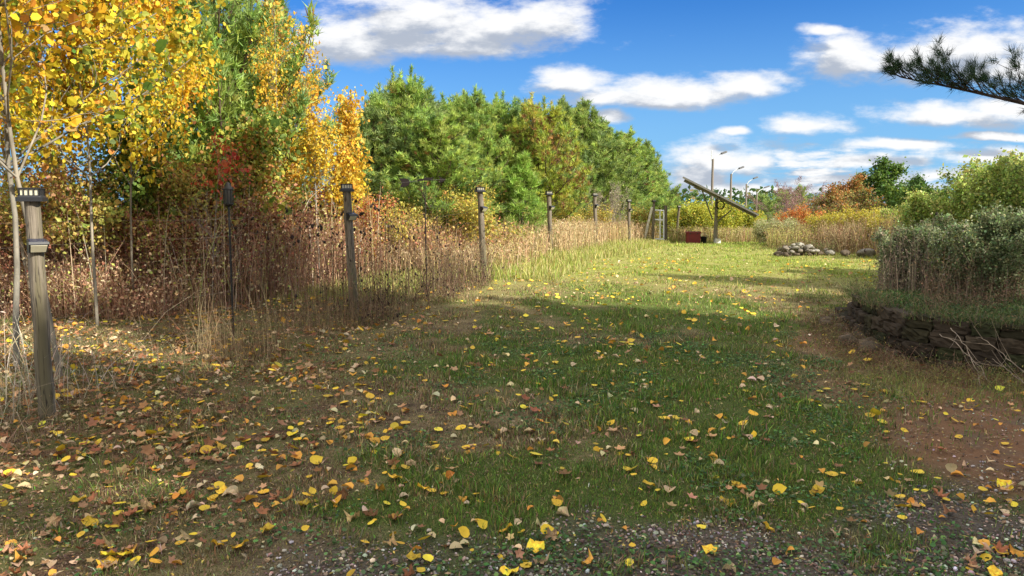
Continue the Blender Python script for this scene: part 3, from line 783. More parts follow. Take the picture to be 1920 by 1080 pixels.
r = place('pine_tree', SH[0], SH[1], 9.8, 3.0, .87, .5, 'big white pine whose dark bough hangs into the sky beside the raised bed', 'pine tree', sx=1.12)
bw, bn = bough()
for nm, me in (('bough', bw), ('bough_needles', bn)):
    o = bpy.data.objects.new(nm, me); C.objects.link(o)
    if nm == 'bough': bo = o; o.parent = r
    else: o.parent = bo
    if nm == 'bough': o.matrix_parent_inverse = Matrix.LocRotScale(r.location, r.rotation_euler, r.scale).inverted()
for (x, y, s, rz, v, lb) in [(12.3, -2.7, .97, 1.3, SH2, 'big pine behind the driveway, second from the raised bed'), (10.5, -8.5, .95, 2.2, SH, 'big pine behind the driveway, third from the raised bed'),
      (15.8, 1.2, .9, 3.3, SH2, 'big pine standing farther out behind the near pine'), (19, -5.5, 1.0, 4.3, SH, 'big pine at the back of the driveway pines'),
      (20.5, 4.9, 1.04, 5.0, SH2, 'narrow pine standing beyond the driveway pines')]:
    place('pine_tree', v[0], v[1], x, y, s, rz, lb, 'pine tree', gp, sx=(.42 if x > 20 else 1))

def grow(rng, p, d, L, r, lvl, P, segs, tips):
    n = P['n'][lvl]; mx = len(P['n'])-1
    for i in range(n):
        d = d + rng.normal(0, P['wob'][lvl], 3) + np.array([0, 0, P['up'][lvl]]); d = d/np.linalg.norm(d)
        q = p+d*L/n; r2 = r*(1-.75*(i+1)/n) if lvl else r*(1-.85*(i+1)/n)
        segs.append((*p, *q, max(r*(1-.75*i/n) if lvl else r*(1-.85*i/n), .0015), max(r2, .0015)))
        s = (i+1)/n
        if lvl < mx and s > P['start'][lvl]:
            for k in range(P['kids'][lvl]):
                a = rng.uniform(0, 2*PI); el = P['ang'][lvl]*rng.uniform(.7, 1.3)
                u = np.cross(d, (math.cos(a), math.sin(a), .3)); u /= np.linalg.norm(u)+1e-9
                cd = d*math.cos(el)+u*math.sin(el)
                grow(rng, q, cd, L*P['len'][lvl]*(1.15-.75*s)*rng.uniform(.7, 1.3), max(r2*.6, .002), lvl+1, P, segs, tips)
        if lvl == mx: tips.append((*q, *d))
        p = q
    if lvl < mx: tips.append((*p, *d))

def broad(seed, stems, Ht, P, leaf, lsize, per, sig, pal, bark=(.3, .27, .22), r=.03, spread=.15, base=.05, sides=4, minz=0.0, sparse_top=0.0, patchs=.8, jit=.2):
    rng = np.random.default_rng(seed); segs = []; tips = []
    for s in range(stems):
        a = rng.uniform(0, 2*PI); b = base*math.sqrt(rng.random())
        d = np.array([math.cos(a)*spread*rng.uniform(.3, 1.4), math.sin(a)*spread*rng.uniform(.3, 1.4), 1.]); d /= np.linalg.norm(d)
        grow(rng, np.array([math.cos(a)*b, math.sin(a)*b, 0.]), d, Ht*rng.uniform(.78 if stems > 1 else .97, 1.02), r, 0, P, segs, tips)
    w = Acc(); segs_mesh(w, segs, sides, bark)
    T = np.array(tips); T = T[T[:, 2] > minz]
    if sparse_top > 0: T = T[rng.random(len(T)) > sparse_top*ss(T[:, 2]/Ht, .5, 1)]
    T = np.repeat(T, per, 0); n = len(T)
    if n == 0: return w.mesh('trunk', M_BARK, True), None
    pos = T[:, :3]+rng.normal(0, sig, (n, 3)); pos[:, 2] = np.maximum(pos[:, 2], .03)
    pt = fbm(pos[:, 0]*patchs+pos[:, 2]*patchs+seed, pos[:, 1]*patchs-pos[:, 2]*patchs*.6, seed)
    cols = palette(rng, pal, n, jit, pt)
    a = Acc(); scatter(a, *leaf, pos, rand_rot(rng, n), lsize*np.exp(rng.normal(0, .32, n)), cols)
    return w.mesh('trunk', M_BARK, True), a.mesh('crown', M_LEAF)

YEL = [(3, (.24, .33, .04)), (4, (.60, .48, .04)), (5, (.74, .50, .03)), (3, (.76, .40, .03)), (2, (.62, .28, .04)), (1, (.42, .24, .10))]
YGR = [(3, (.10, .17, .03)), (3, (.28, .33, .04)), (4, (.60, .48, .04)), (3, (.70, .42, .03)), (2, (.50, .24, .05))]
BIRCH = [(4, (.66, .50, .07)), (5, (.74, .50, .05)), (3, (.72, .40, .05)), (2, (.44, .40, .08)), (1, (.42, .24, .08))]
ASP = dict(n=[12, 6, 4], wob=[.05, .10, .15], up=[.04, .06, .04], start=[.25, .2], kids=[3, 2], len=[.36, .42], ang=[1.0, .8])
def pl(name, mesh, px, Y, rz, label, cat, group=None, s=1.0, sx=1.0, z=None):
    x, y, _ = at(px, 400, Y); return place(name, mesh[0], mesh[1], x, y, s, rz, label, cat, group, z=z, sx=sx)
W1 = (.25, .22, .17)
pl('aspen_tree', broad(301, 1, 5.6, ASP, HEXA, .058, 9, .13, YEL, W1, .026, .05, sides=7, minz=1.75), 98, 6.7, .3, 'slim pale-barked aspen with large yellow leaves right behind the nearest fence post', 'aspen tree', 'yellow aspens')
pl('aspen_tree', broad(302, 1, 6.2, ASP, HEXA, .062, 8, .13, YGR, (.22, .20, .16), .030, .04, sides=8, minz=1.9), 4, 7.2, 1.3, 'thick white-barked aspen at the very edge behind the wire fence', 'aspen tree', 'yellow aspens')
pl('aspen_tree', broad(303, 1, 5.8, ASP, HEXA, .06, 11, .17, YEL, W1, .026, .06, sides=6, minz=1.3), 175, 9.4, 2.3, 'yellow aspen between the nearest post and the tall pine', 'aspen tree', 'yellow aspens', sx=.8)
pl('aspen_tree', broad(304, 1, 5.6, ASP, HEXA, .062, 10, .17, YEL, W1, .025, .08, sides=6, minz=1.6), 235, 10.2, 4.0, 'orange-yellow aspen nearest to the tall pine', 'aspen tree', 'yellow aspens', sx=.68)
pl('aspen_tree', broad(305, 1, 6.0, ASP, HEXA, .066, 10, .19, YGR, W1, .028, .08, sides=6, minz=1.5), 60, 10.0, 5.0, 'greenish yellow aspen farther back behind the white-barked one', 'aspen tree', 'yellow aspens')
pl('aspen_tree', broad(306, 1, 6.0, ASP, HEXA, .066, 10, .19, YEL, W1, .028, .08, sides=6, minz=1.5), 130, 11.5, 1.0, 'dense yellow aspen in the back behind the nearest aspen', 'aspen tree', 'yellow aspens')
BIR = dict(n=[12, 5, 3], wob=[.03, .08, .12], up=[.06, .12, .08], start=[.34, .15], kids=[3, 3], len=[.20, .45], ang=[.7, .8])
pl('birch_tree', broad(311, 1, 5.2, BIR, QUAD, .055, 5, .11, BIRCH, W1, .028, .03, minz=1.6, sparse_top=.75), 520, 13.0, .2, 'tallest narrow birch with orange-yellow leaves and a sparse top', 'birch tree', 'orange birches', sx=0.72)
pl('birch_tree', broad(312, 1, 4.2, BIR, QUAD, .055, 5, .11, BIRCH, W1, .026, .10, minz=1.5, sparse_top=.8), 590, 13.4, 1.9, 'middle birch of orange-yellow leaves with leaning thin tips', 'birch tree', 'orange birches', sx=0.85)
pl('birch_tree', broad(313, 1, 3.1, BIR, QUAD, .062, 5, .10, BIRCH, W1, .022, .06, minz=1.4, sparse_top=.4), 650, 14.0, 3.1, 'shortest orange birch of the three, beside the blue-green pine', 'birch tree', 'orange birches', sx=0.85)
pl('birch_tree', broad(314, 1, 3.6, BIR, QUAD, .062, 5, .11, BIRCH, W1, .024, .06, minz=1.4, sparse_top=.5), 545, 14.3, 4.1, 'bushy orange birch behind the tallest one', 'birch tree', 'orange birches', sx=0.85)
SAP = dict(n=[8, 5, 3], wob=[.06, .12, .15], up=[.04, .05, .03], start=[.25, .15], kids=[3, 2], len=[.38, .42], ang=[.95, .8])
RED = [(3, (.48, .06, .035)), (2, (.62, .12, .05)), (3, (.55, .26, .08)), (2, (.30, .07, .04)), (2, (.24, .26, .06))]
pl('sapling', broad(321, 1, 2.15, SAP, HEXA, .05, 1, .06, RED, (.25, .2, .16),   .014, .05, minz=1.7), 395, 10.5, .5, 'scarlet-leaved sapling in front of the pines', 'sapling', sx=.8)
GM = [(3, (.10, .17, .03)), (3, (.17, .24, .04)), (2, (.40, .40, .06)), (2, (.45, .24, .06)), (1, (.30, .12, .05))]
pl('maple_tree', broad(322, 2, 2.8, SAP, HEXA, .06, 7, .13, GM, (.25, .2, .16), .02, .12, minz=1.0), 440, 12.2, 1.5, 'green and rust leaved young maple above the garden torch', 'maple tree')
pl('maple_tree', broad(323, 2, 3.2, SAP, HEXA, .06, 7, .13, GM, (.25, .2, .16), .02, .15, minz=1.0), 330, 11.6, 2.5, 'bushy green and rust maple behind the aspens', 'maple tree')

BUSH = dict(n=[5, 4, 3], wob=[.12, .16, .2], up=[.03, .03, .02], start=[.15, .1], kids=[2, 2], len=[.5, .5], ang=[.7, .8])
SHOOT = dict(n=[7, 6, 4], wob=[.07, .10, .14], up=[.06, .09, .07], start=[.12, .1], kids=[2, 2], len=[.42, .42], ang=[.5, .55])
def shoots(seed, Ht, pal, stems, lsize, per, sig, spread, bark=(.14, .10, .07), leaf=QUAD):
    return broad(seed, stems, Ht, SHOOT, leaf, lsize, per, sig, pal, bark, .009, spread, base=.55, sides=3, minz=.15, jit=.32)
def bush(seed, Ht, pal, stems=9, lsize=.05, per=4, sig=.09, leaf=QUAD, spread=.5, bark=(.18, .12, .09), minz=.1, **k):
    return broad(seed, stems, Ht, BUSH, leaf, lsize, per, sig, pal, bark, .008, spread, base=.3, sides=3, minz=minz, **k)
YG = [(2, (.30, .36, .08)), (3, (.46, .44, .10)), (3, (.58, .42, .12)), (2, (.46, .22, .12)), (1, (.16, .20, .04)), (1, (.42, .22, .08))]
ORG = [(2, (.58, .42, .06)), (2, (.55, .28, .07)), (2, (.60, .20, .08)), (2, (.45, .36, .08)), (1, (.36, .10, .06))]
OLV = [(3, (.42, .38, .08)), (3, (.52, .42, .07)), (2, (.32, .30, .06)), (1, (.50, .28, .08))]
BRN = [(3, (.40, .18, .10)), (2, (.52, .26, .14)), (2, (.26, .09, .06)), (2, (.54, .40, .17)), (1, (.34, .36, .09))]
b_yg, b_or, b_ol, b_br = bush(401, 2.0, YG, minz=1.0), bush(402, 1.9, ORG), bush(403, 1.7, OLV), bush(404, 1.6, BRN, leaf=NARROW, lsize=.06)
b_yg2, b_br2 = bush(405, 2.1, YG, 9, .055, minz=1.1), bush(406, 1.8, BRN, 11, .05)
for (m, px, Y, rz, s, lb) in [
  (b_br, 45, 11.0, .9, .92, 'russet shrub behind the nearest post, lowest of the thicket'), (b_br2, 215, 11.2, 2.4, .85, 'russet shrub standing under the orange-yellow aspen'), (b_br, 300, 11.4, 3.6, .9, 'russet shrub midway between the tall pine and the torch'), (b_br2, 400, 11.8, 4.2, .85, 'russet shrub right under the scarlet sapling'),
  (b_yg, 20, 10.6, .1, 1.05, 'yellow-green shrub at the edge behind the wire fence'), (b_yg2, 150, 10.9, 1.1, .98, 'yellow-green shrub behind the nearest post and aspen'),
  (b_yg, 260, 11.2, 2.2, .98, 'yellow-green shrub under the orange-yellow aspen'), 
   (b_br2, 330, 12.2, 3.3, .95, 'brown leaved shrub under the green and rust maple'),
   
  (b_or, 420, 12.4, .3, .95, 'pink and orange shrub right behind the garden torch'), (b_br, 470, 12.6, 1.9, .95, 'brown leaved shrub right of the garden torch'),
  (b_yg, 500, 14.0, 4.4, .9, 'yellow-green shrub at the foot of the tallest birch'), (b_or, 560, 14.4, 2.1, .85, 'orange and pink shrub left of the second fence post'),
  (b_or, 630, 15.0, 5.1, .78, 'orange and pink shrub directly behind the second fence post'), (b_ol, 690, 16.5, .5, .82, 'olive-yellow shrub right of the second fence post'),
   (b_ol, 770, 17.5, 1.6, .82, 'olive-yellow shrub behind the wind vane'),
  (b_ol, 830, 17.5, 2.7, .95, 'olive-yellow shrub right of the wind vane'), (b_ol, 880, 18.0, 3.8, 1.1, 'olive-yellow shrub behind the third fence post'),
  (b_yg, 930, 22.5, 3.9, .9, 'yellow-green shrub under the small bright pine'), (b_ol, 1070, 28.0, 5.5, 1.0, 'olive-yellow shrub under the golden pine'),
  (b_ol, 1160, 34.5, 4.9, 1.1, 'olive-yellow shrub at the foot of the bare grey bush')]:
    pl('shrub', m, px, Y, rz, lb, 'shrub', 'autumn shrubs behind the fence', s)
GREY = [(1, (.36, .30, .22))]
pl('bare_bush', broad(410, 12, 3.3, dict(n=[6, 5, 4], wob=[.05, .08, .1], up=[.08, .1, .08], start=[.15, .1], kids=[2, 2], len=[.4, .4], ang=[.4, .5]), QUAD, .04, 1, .03, GREY, (.30, .25, .20), .012, .25, base=.5, sides=3, minz=.5),
   1138, 32, .4, 'leafless grey-tan bush in front of the dark pines', 'bush', s=.72, sx=1.2)

# --- behind the solar panel and along the right
YB = [(3, (.34, .38, .045)), (4, (.46, .44, .05)), (3, (.22, .28, .045)), (1, (.52, .34, .06))]
b_y1, b_y2 = bush(420, 2.4, YB, 12, .09, 5, .13, spread=.55), bush(421, 2.0, YB+[(3, (.65, .22, .03))], 12, .09, 5, .12, spread=.6)
for (m, px, Y, rz, s, lb) in [(b_y1, 1290, 39, .2, .74, 'dull yellow-green bush behind the red box'), (b_y1, 1325, 40, 1.4, .86, 'bright yellow-green bush behind the panel pole'), (b_y1, 1365, 41, 2.9, .78, 'bright yellow bush under the low end of the solar panel'), (b_y2, 1398, 42, 4.0, .72, 'yellow bush turning orange right of the solar panel')]:
    pl('shrub', m, px, Y, rz, lb, 'shrub', 'yellow bushes behind the solar panel', s, 1.25)
DG = [(3, (.03, .07, .02)), (3, (.055, .11, .03)), (2, (.09, .15, .035))]
TREE = dict(n=[6, 5, 4], wob=[.08, .14, .16], up=[.02, .05, .02], start=[.2, .1], kids=[3, 3], len=[.48, .48], ang=[.9, .85])
def rtree(seed, Ht, pal, ls=.16, per=4, sig=.16, **k):
    return broad(seed, 1, Ht, TREE, QUAD, ls, per, sig, pal, (.14, .11, .09), .07, .05, sides=5, minz=Ht*.15, **k)
t_gr = rtree(430, 4.4, [(3, (.05, .11, .02)), (3, (.10, .18, .03)), (2, (.18, .25, .04))], .13, 9)
t_or = rtree(431, 3.6, [(3, (.30, .17, .06)), (3, (.44, .20, .06)), (3, (.28, .26, .07)), (2, (.20, .13, .07))], .10, 6, .14)
t_dk = rtree(432, 6, DG, .22, 5, .22)
b_bur = broad(433, 12, 3.6, dict(n=[6, 5, 4], wob=[.08, .1, .12], up=[.03, .05, .04], start=[.15, .1], kids=[2, 2], len=[.42, .42], ang=[.6, .6]), QUAD, .05, 2, .06, [(2, (.28, .16, .15)), (1, (.22, .12, .11))], (.24, .15, .14), .014, .5, base=.6, sides=3, minz=.5)
pl('bare_bush', b_bur, 1487, 44, .3, 'bare burgundy-grey bush left of the orange trees', 'bush', s=.9, sx=1.0)
pl('maple_tree', t_or, 1560, 33, 1.0, 'rust and olive maple left of the orange crown', 'maple tree', 'rust orange maples', .60, 1.25)
pl('maple_tree', t_or, 1598, 36, 2.4, 'rust orange maple beside the round green tree', 'maple tree', 'rust orange maples', .76, 1.25)
pl('oak_tree', t_gr, 1655, 37, 1.0, 'round green broadleaf tree right of the rust orange maples', 'oak tree', s=.80, sx=1.2)
pl('oak_tree', t_gr, 1712, 34, 3.0, 'lower yellow-green tree right of the round green tree', 'oak tree', s=.60, sx=1.1)
for (px, Y, top, v, sx, lb) in [(1262, 75, 378, 'blue', 1.8, 'low dark evergreen in the gap beyond the fence end'), (1432, 72, 372, 'blue', 1.6, 'dark evergreen right of the last lamp pole'), (1470, 80, 366, 'mid', 1.5, 'evergreen tip behind the burgundy bush'),
      (1500, 85, 355, 'mid2', .9, 'tall pale evergreen tip poking above the burgundy bush'), (1614, 52, 338, 'blue', .8, 'slim dark pine beside the round green tree'), (1725, 60, 362, 'blue', 1.7, 'dark evergreen in the gap left of the willows'), (1905, 24, 318, 'blue', 1.0, 'dark pine at the picture edge behind the willow bush'), (1545, 75, 372, 'mid', 1.8, 'evergreen behind the rust maples')]:
    pine_at(v, px, top, Y, px*.1, lb, sx, 'distant evergreens')
# far treeline
a = Acc(); rng = np.random.default_rng(77); n = 26000
x = rng.uniform(-140, 200, n); y = rng.uniform(120, 150, n); hh = 4.2+3.5*fbm(x*.06, y*.06, 5)
keep = (x > 20); x, y, hh = x[keep], y[keep], hh[keep]; n = len(x)
z = rng.random(n)**.7*hh
scatter(a, *QUAD, np.stack([x, y, H(x, y)+z], 1), rand_rot(rng, n), rng.uniform(.5, 1.1, n), palette(rng, DG+[(2, (.16, .17, .05)), (1, (.25, .16, .06))], n, .2, fbm(x*.1, y*.1, 3)))
o = a.build('distant_treeline', M_LEAF); props(o, 'far dark green wooded edge along the horizon', 'woods', kind='stuff')

# right side shrubs
WIL = [(2, (.14, .20, .05)), (4, (.28, .36, .08)), (3, (.42, .48, .12)), (2, (.52, .50, .16))]
OLI = [(3, (.09, .12, .05)), (4, (.16, .20, .085)), (3, (.26, .29, .14)), (1, (.40, .42, .28))]
b_w = shoots(440, 2.35, WIL, 16, .052, 4, .07, .42); b_w2 = shoots(441, 2.0, WIL, 14, .055, 4, .07, .5)
b_o = shoots(442, 1.5, OLI, 13, .040, 3, .05, .5); b_o2 = shoots(443, 1.35, OLI+[(2, (.20, .22, .06)), (2, (.16, .11, .07))], 14, .038, 3, .05, .55)
for (m, px, Y, rz, s, lb) in [(b_w, 1872, 14.0, .5, .86, 'tall light green willow bush behind the raised bed'), (b_w2, 1805, 14.5, 1.5, .80, 'lower light green willow bush left of the tall one'), (b_w, 1945, 13.0, 2.5, .86, 'light green willow bush at the picture edge'),
       (b_w2, 1750, 19, 3.5, .72, 'yellowish willow bush farther back toward the rust maples'), (b_w2, 1712, 22, 4.4, .65, 'small willow bush in the gap beside the weed stems')]:
    pl('willow_bush', m, px, Y, rz, lb, 'bush', 'light green willow bushes', s)
for (m, px, Y, rz, s, z, lb) in [(b_o, 1825, 10.6, .5, .76, None, 'silvery grey-green bush behind the raised bed'), (b_o, 1900, 9.8, 1.7, .74, .40, 'largest silvery grey-green bush on the raised bed'), (b_o2, 1770, 11.0, 2.9, .8, None, 'low silvery bush beside the brown weed stems'), (b_o2, 1858, 9.6, 4.1, .72, .42, 'small silvery bush in the middle of the raised bed')]:
    pl('silvery_bush', m, px, Y, rz, lb, 'bush', 'silvery bushes at the raised bed', s, z=z)

# ------------------------------------------------------------------ weeds and dry stems (uncountable)
def weeds(name, label, cat, x, y, h, stemcol, nleaf, lsize, lpal, leaf=NARROW, lean=.25, w=.005, t0=.2, off=.05, seed=1, zf=None, head=None, patch=None, jit=.2):
    rng = np.random.default_rng(seed); n = len(x); z = (zf or H)(x, y)-.01
    b = rng.uniform(0, 2*PI, n); a = rng.uniform(0, PI, n)
    ln = np.stack([np.cos(b), np.sin(b), 0*b], 1)*(h*np.abs(rng.normal(0, lean, n)))[:, None]
    P0 = np.stack([x, y, z], 1); up = np.array([0, 0, 1.])*h[:, None]
    def pt(t): t = np.asarray(t)[..., None]; return t
    sd = np.stack([np.cos(a), np.sin(a), 0*a], 1)*w/2
    P1 = P0+up*.4+ln*.2; P2 = P0+up*.75+ln*.55; P3 = P0+up*.98+ln
    acc = Acc(); sc_ = palette(rng, stemcol, n, jit, patch)
    v = np.stack([P0-sd, P0+sd, P1+sd*.9, P1-sd*.9, P2+sd*.7, P2-sd*.7, P3], 1).reshape(-1, 3); k = (np.arange(n)*7)[:, None]
    acc.add(v, k+np.array([[0, 1, 2, 3]]), sc_); o_ = acc.n-7*n
    acc.Fc.append((k+np.array([[3, 2, 4, 5]])+o_, sc_, 0)); acc.Fc.append((k+np.array([[5, 4, 6]])+o_, sc_, 0))
    if nleaf:
        i = np.repeat(np.arange(n), nleaf); m = len(i); t = rng.uniform(t0, 1, m)
        pos = P0[i] + up[i]*t[:, None] + ln[i]*(t**1.7)[:, None] + rng.normal(0, off, (m, 3))*(1.2-t)[:, None]
        pos[:, 2] = np.maximum(pos[:, 2], z[i]+.01)
        scatter(acc, *leaf, pos, rand_rot(rng, m), lsize*np.exp(rng.normal(0, .25, m)), palette(rng, lpal, m, jit, None if patch is None else patch[i]))
    if head:
        pr, hs, hc = head; i = np.where(rng.random(n) < pr)[0]
        oc = ([(0, 0, -.7), (.5, 0, 0), (0, .5, 0), (-.5, 0, 0), (0, -.5, 0), (0, 0, .9)], [(0, 2, 1), (0, 3, 2), (0, 4, 3), (0, 1, 4), (5, 1, 2), (5, 2, 3), (5, 3, 4), (5, 4, 1)])
        scatter(acc, *oc, P3[i], rand_rot(rng, len(i), .5), hs*np.exp(rng.normal(0, .3, len(i))), palette(rng, hc, len(i), .2))
    o = acc.build(name, M_DRY); props(o, label, cat, kind='stuff'); return o

rg = np.random.default_rng(31)
def region(n, y0, y1, xf0, xf1, pw=1.0):
    y = y0+(y1-y0)*rg.random(n)**pw; x0, x1 = xf0(y), xf1(y); return x0+(x1-x0)*rg.random(n), y
# tan tall grass beyond the fence
x, y = region(26000, 14.8, 40, lambda y: FENCE(y)-9+0*y, lambda y: FENCE(y)+.25+.0*y+ .35*(fbm(y*.8, y*0, 3)-.2))
k = (np.abs(x) < .8*y+1) & (x > (200-960)/F*y); x, y = x[k], y[k]
weeds('tall_dry_grass', 'tall tan dry grass standing along the fence line', 'dry grass', x, y, (.5+.65*fbm(x*.5, y*.5, 7)+.25*rg.random(len(x)))*np.interp(y, [15, 20, 40], [.62, .95, 1.05]),
      [(3, (.44, .33, .17)), (3, (.54, .41, .22)), (2, (.36, .24, .12)), (2, (.48, .42, .14)), (1, (.42, .22, .12))], 3, .07, [(3, (.55, .42, .24)), (2, (.42, .28, .15)), (1, (.50, .44, .16)), (1, (.42, .20, .12))], w=.014, seed=2, lean=.28, patch=fbm(x*.6, y*.6, 12))
# grass fringe on the lawn side of the fence, sunlit
x, y = region(9000, 14.0, 34, lambda y: FENCE(y)-.3, lambda y: FENCE(y)+1.0+1.1*fbm(y*.5, y*0+3, 4))
weeds('grass_fringe', 'knee-high yellow-green grass fringe at the foot of the fence posts', 'grass', x, y, .14+.26*rg.random(len(x))*(1-.6*ss(x-FENCE(y), 0, 1.4)),
      [(3, (.30, .32, .07)), (3, (.42, .38, .13)), (2, (.22, .28, .05)), (1, (.52, .42, .22))], 0, .05, TAN, w=.012, seed=3, lean=.4)
# reddish brown thicket at left
x, y = region(15000, 9.9, 15.0, lambda y: -.8*y-.5, lambda y: FENCE(y)-2.0-.6*ss(12-y, 0, 2))
weeds('bramble_thicket', 'reddish brown tangle of brambles and dead asters below the aspens', 'brambles', x, y, (.12+1.4*fbm(x*1.1, y*1.1, 17)+.6*rg.random(len(x))**2)*np.interp(y, [9.9, 11.2, 16], [.55, 1.0, 1.1]),
      [(4, (.36, .19, .12)), (3, (.46, .28, .17)), (3, (.20, .09, .06)), (1, (.58, .44, .28))], 3, .04, [(3, (.44, .24, .15)), (2, (.56, .37, .22)), (2, (.66, .52, .30)), (2, (.42, .42, .11)), (2, (.26, .09, .06))], QUAD, w=.008, seed=4, lean=.75, off=.12, patch=fbm(x*.7, y*.9, 14))
x, y = region(2600, 9.9, 14.5, lambda y: -.8*y-.5, lambda y: FENCE(y)-1.9)
k = rg.random(len(x)) < .15+.85*ss(fbm(x*1.3, y*1.3, 171), .42, .6); x, y = x[k], y[k]
weeds('dead_aster_stems', 'tall bleached and russet stems rising raggedly out of the brambles', 'dead stems', x, y, .9+1.25*rg.random(len(x))**1.2, [(3, (.50, .38, .25)), (3, (.30, .17, .11)), (1, (.62, .54, .40)), (1, (.38, .40, .12))], 9, .032,
      [(3, (.48, .30, .18)), (2, (.60, .50, .28)), (2, (.46, .46, .12)), (1, (.45, .15, .09))], NARROW, w=.010, seed=44, lean=.38, t0=.3, off=.09)
# the same kind of growth between the second and third post, farther back
x, y = region(6500, 15.9, 20, lambda y: FENCE(y)-5.5, lambda y: FENCE(y)-1.2)
weeds('aster_thicket', 'pinkish tan thicket of dead asters behind the second and third post', 'brambles', x, y, .30+.75*fbm(x*.9, y*.9, 18)+.45*rg.random(len(x))**1.6,
      [(3, (.40, .22, .12)), (3, (.46, .33, .18)), (2, (.24, .12, .07))], 4, .05, [(3, (.50, .30, .16)), (2, (.55, .40, .12)), (2, (.45, .18, .10)), (2, (.55, .45, .24))], QUAD, w=.011, seed=5, lean=.5, off=.08, patch=fbm(x*.7, y*.9, 15))
# sunlit low grass strip behind the near posts
x, y = region(9000, 11.5, 16, lambda y: FENCE(y)-4.5, lambda y: FENCE(y)-.3)
weeds('back_grass_strip', 'sunlit low green and tan grass strip behind the second fence post', 'grass', x, y, .05+.16*rg.random(len(x)), [(3, (.28, .34, .07)), (3, (.40, .38, .12)), (2, (.46, .36, .18))], 0, .03, TAN, w=.010, seed=33, lean=.5)
# dark seed-head weeds along the fence (post 2 to 3)
x, y = region(2300, 9.3, 14.4, lambda y: FENCE(y)-.45, lambda y: FENCE(y)+.75-.25*ss(y, 12, 14))
k = rg.random(len(x)) < .12+.88*ss(fbm(x*1.7, y*1.7, 141), .40, .58); x, y = x[k], y[k]
weeds('seedhead_weeds', 'dark brown seed-head weeds between the second and third fence post', 'weeds', x, y, .12+1.0*rg.random(len(x))**2.0*(.5+fbm(x*1.5, y*1.5, 23)),
      [(3, (.12, .07, .045)), (2, (.20, .13, .08)), (1, (.30, .22, .13)), (1, (.07, .035, .025))], 5, .03, [(2, (.12, .07, .04)), (2, (.22, .15, .08)), (1, (.09, .13, .04))], w=.0055, seed=6, lean=.5, t0=.05, off=.05, head=(.35, .022, [(1, (.035, .02, .015))]))
x, y = region(1300, 9.6, 14.0, lambda y: FENCE(y)-1.6, lambda y: FENCE(y)-.1)
weeds('coneflower_stalks', 'tall thin stalks with black seed heads around the wind vane', 'weeds', x[::5], y[::5], .9+.75*rg.random(len(x[::5])),
      [(3, (.14, .08, .05)), (1, (.25, .17, .1))], 7, .03, [(2, (.14, .08, .04)), (1, (.24, .16, .08))], w=.007, seed=7, lean=.12, t0=.3, off=.06, head=(.9, .032, [(1, (.03, .018, .014))]))
# tan wispy clump beside the torch
x, y = region(1500, 7.4, 9.9, lambda y: FENCE(y)-.75, lambda y: FENCE(y)+.35)
k = rg.random(len(x)) < ss(fbm(x*2, y*2, 143), .42, .6); x, y = x[k], y[k]
weeds('wispy_weeds', 'wispy tan and brown weeds between the garden torch and second post', 'weeds', x, y, (.18+.75*rg.random(len(x))**1.6)*np.where(fbm(x*1.8, y*1.8, 19) > .5, 1.1, .55),
      [(3, (.26, .18, .09)), (3, (.36, .27, .14)), (2, (.14, .09, .05))], 4, .022, [(2, (.30, .2, .1)), (2, (.16, .1, .06)), (1, (.10, .13, .04))], w=.004, seed=8, lean=.4, t0=.1, off=.04)
# low dead stems in the litter on the left
x, y = region(3600, 4.6, 11, lambda y: -.8*y-.8, lambda y: FENCE(y)+.7)
weeds('dead_stalks', 'low bleached dead stalks in the leaf litter around the nearest post', 'dead stalks', x, y, .05+.28*rg.random(len(x))**2, [(3, (.26, .18, .11)), (2, (.36, .27, .17)), (2, (.16, .1, .06))], 1, .02, [(1, (.3, .2, .1))], w=.0035, seed=9, lean=1.6)
x, y = region(170, 4.9, 6.6, lambda y: -.72*y-.2, lambda y: FENCE(y)-.05)
weeds('bleached_grass', 'pale bleached grass stalks against the wire fence left of the nearest post', 'dead grass', x, y, .25+.6*rg.random(len(x)), [(3, (.55, .48, .36)), (2, (.42, .34, .22))], 1, .04, [(1, (.5, .42, .3))], w=.005, seed=10, lean=.7)
# right: weeds behind the lawn
x, y = region(13000, 19.0, 32, lambda y: (1440-960)/F*y, lambda y: (1760-960)/F*y)
k = y > np.interp(x/y*F+960, [1440, 1560, 1580, 1640, 1700], [24, 22.5, 21.2, 19.8, 18.8])+(fbm(x*1.5, y*1.5, 66)-.5)*2.5; x, y = x[k], y[k]
weeds('meadow_weeds', 'brown and straw meadow weeds behind the stone pile', 'weeds', x, y, (.35+.75*fbm(x*.9, y*.9, 27)+.5*rg.random(len(x))**2)*np.interp(x/y*F+960, [1440, 1580, 1700], [.75, .9, 1.1]), [(3, (.36, .27, .14)), (3, (.24, .15, .08)), (2, (.44, .38, .14)), (1, (.26, .28, .07))], 4, .06,
      [(3, (.40, .30, .16)), (2, (.26, .14, .08)), (2, (.46, .42, .10)), (2, (.30, .30, .10))], w=.013, seed=11, lean=.25, off=.07, patch=fbm(x*.45, y*.45, 28))
x, y = region(4500, 35, 42, lambda y: (1255-960)/F*y, lambda y: (1470-960)/F*y)
weeds('field_edge_weeds', 'straw coloured weeds at the far edge of the clearing behind the solar panel', 'weeds', x, y, .35+.5*rg.random(len(x)), [(3, (.44, .36, .16)), (2, (.36, .22, .12)), (2, (.34, .36, .08))], 4, .07, [(2, (.46, .38, .2)), (1, (.40, .22, .12)), (1, (.34, .36, .1))], w=.018, seed=12, lean=.25, off=.08)
YGW = bush(450, 1.25, [(3, (.40, .40, .05)), (3, (.50, .42, .05)), (1, (.3, .26, .08))], 10, .05, 5, .09, spread=.3)
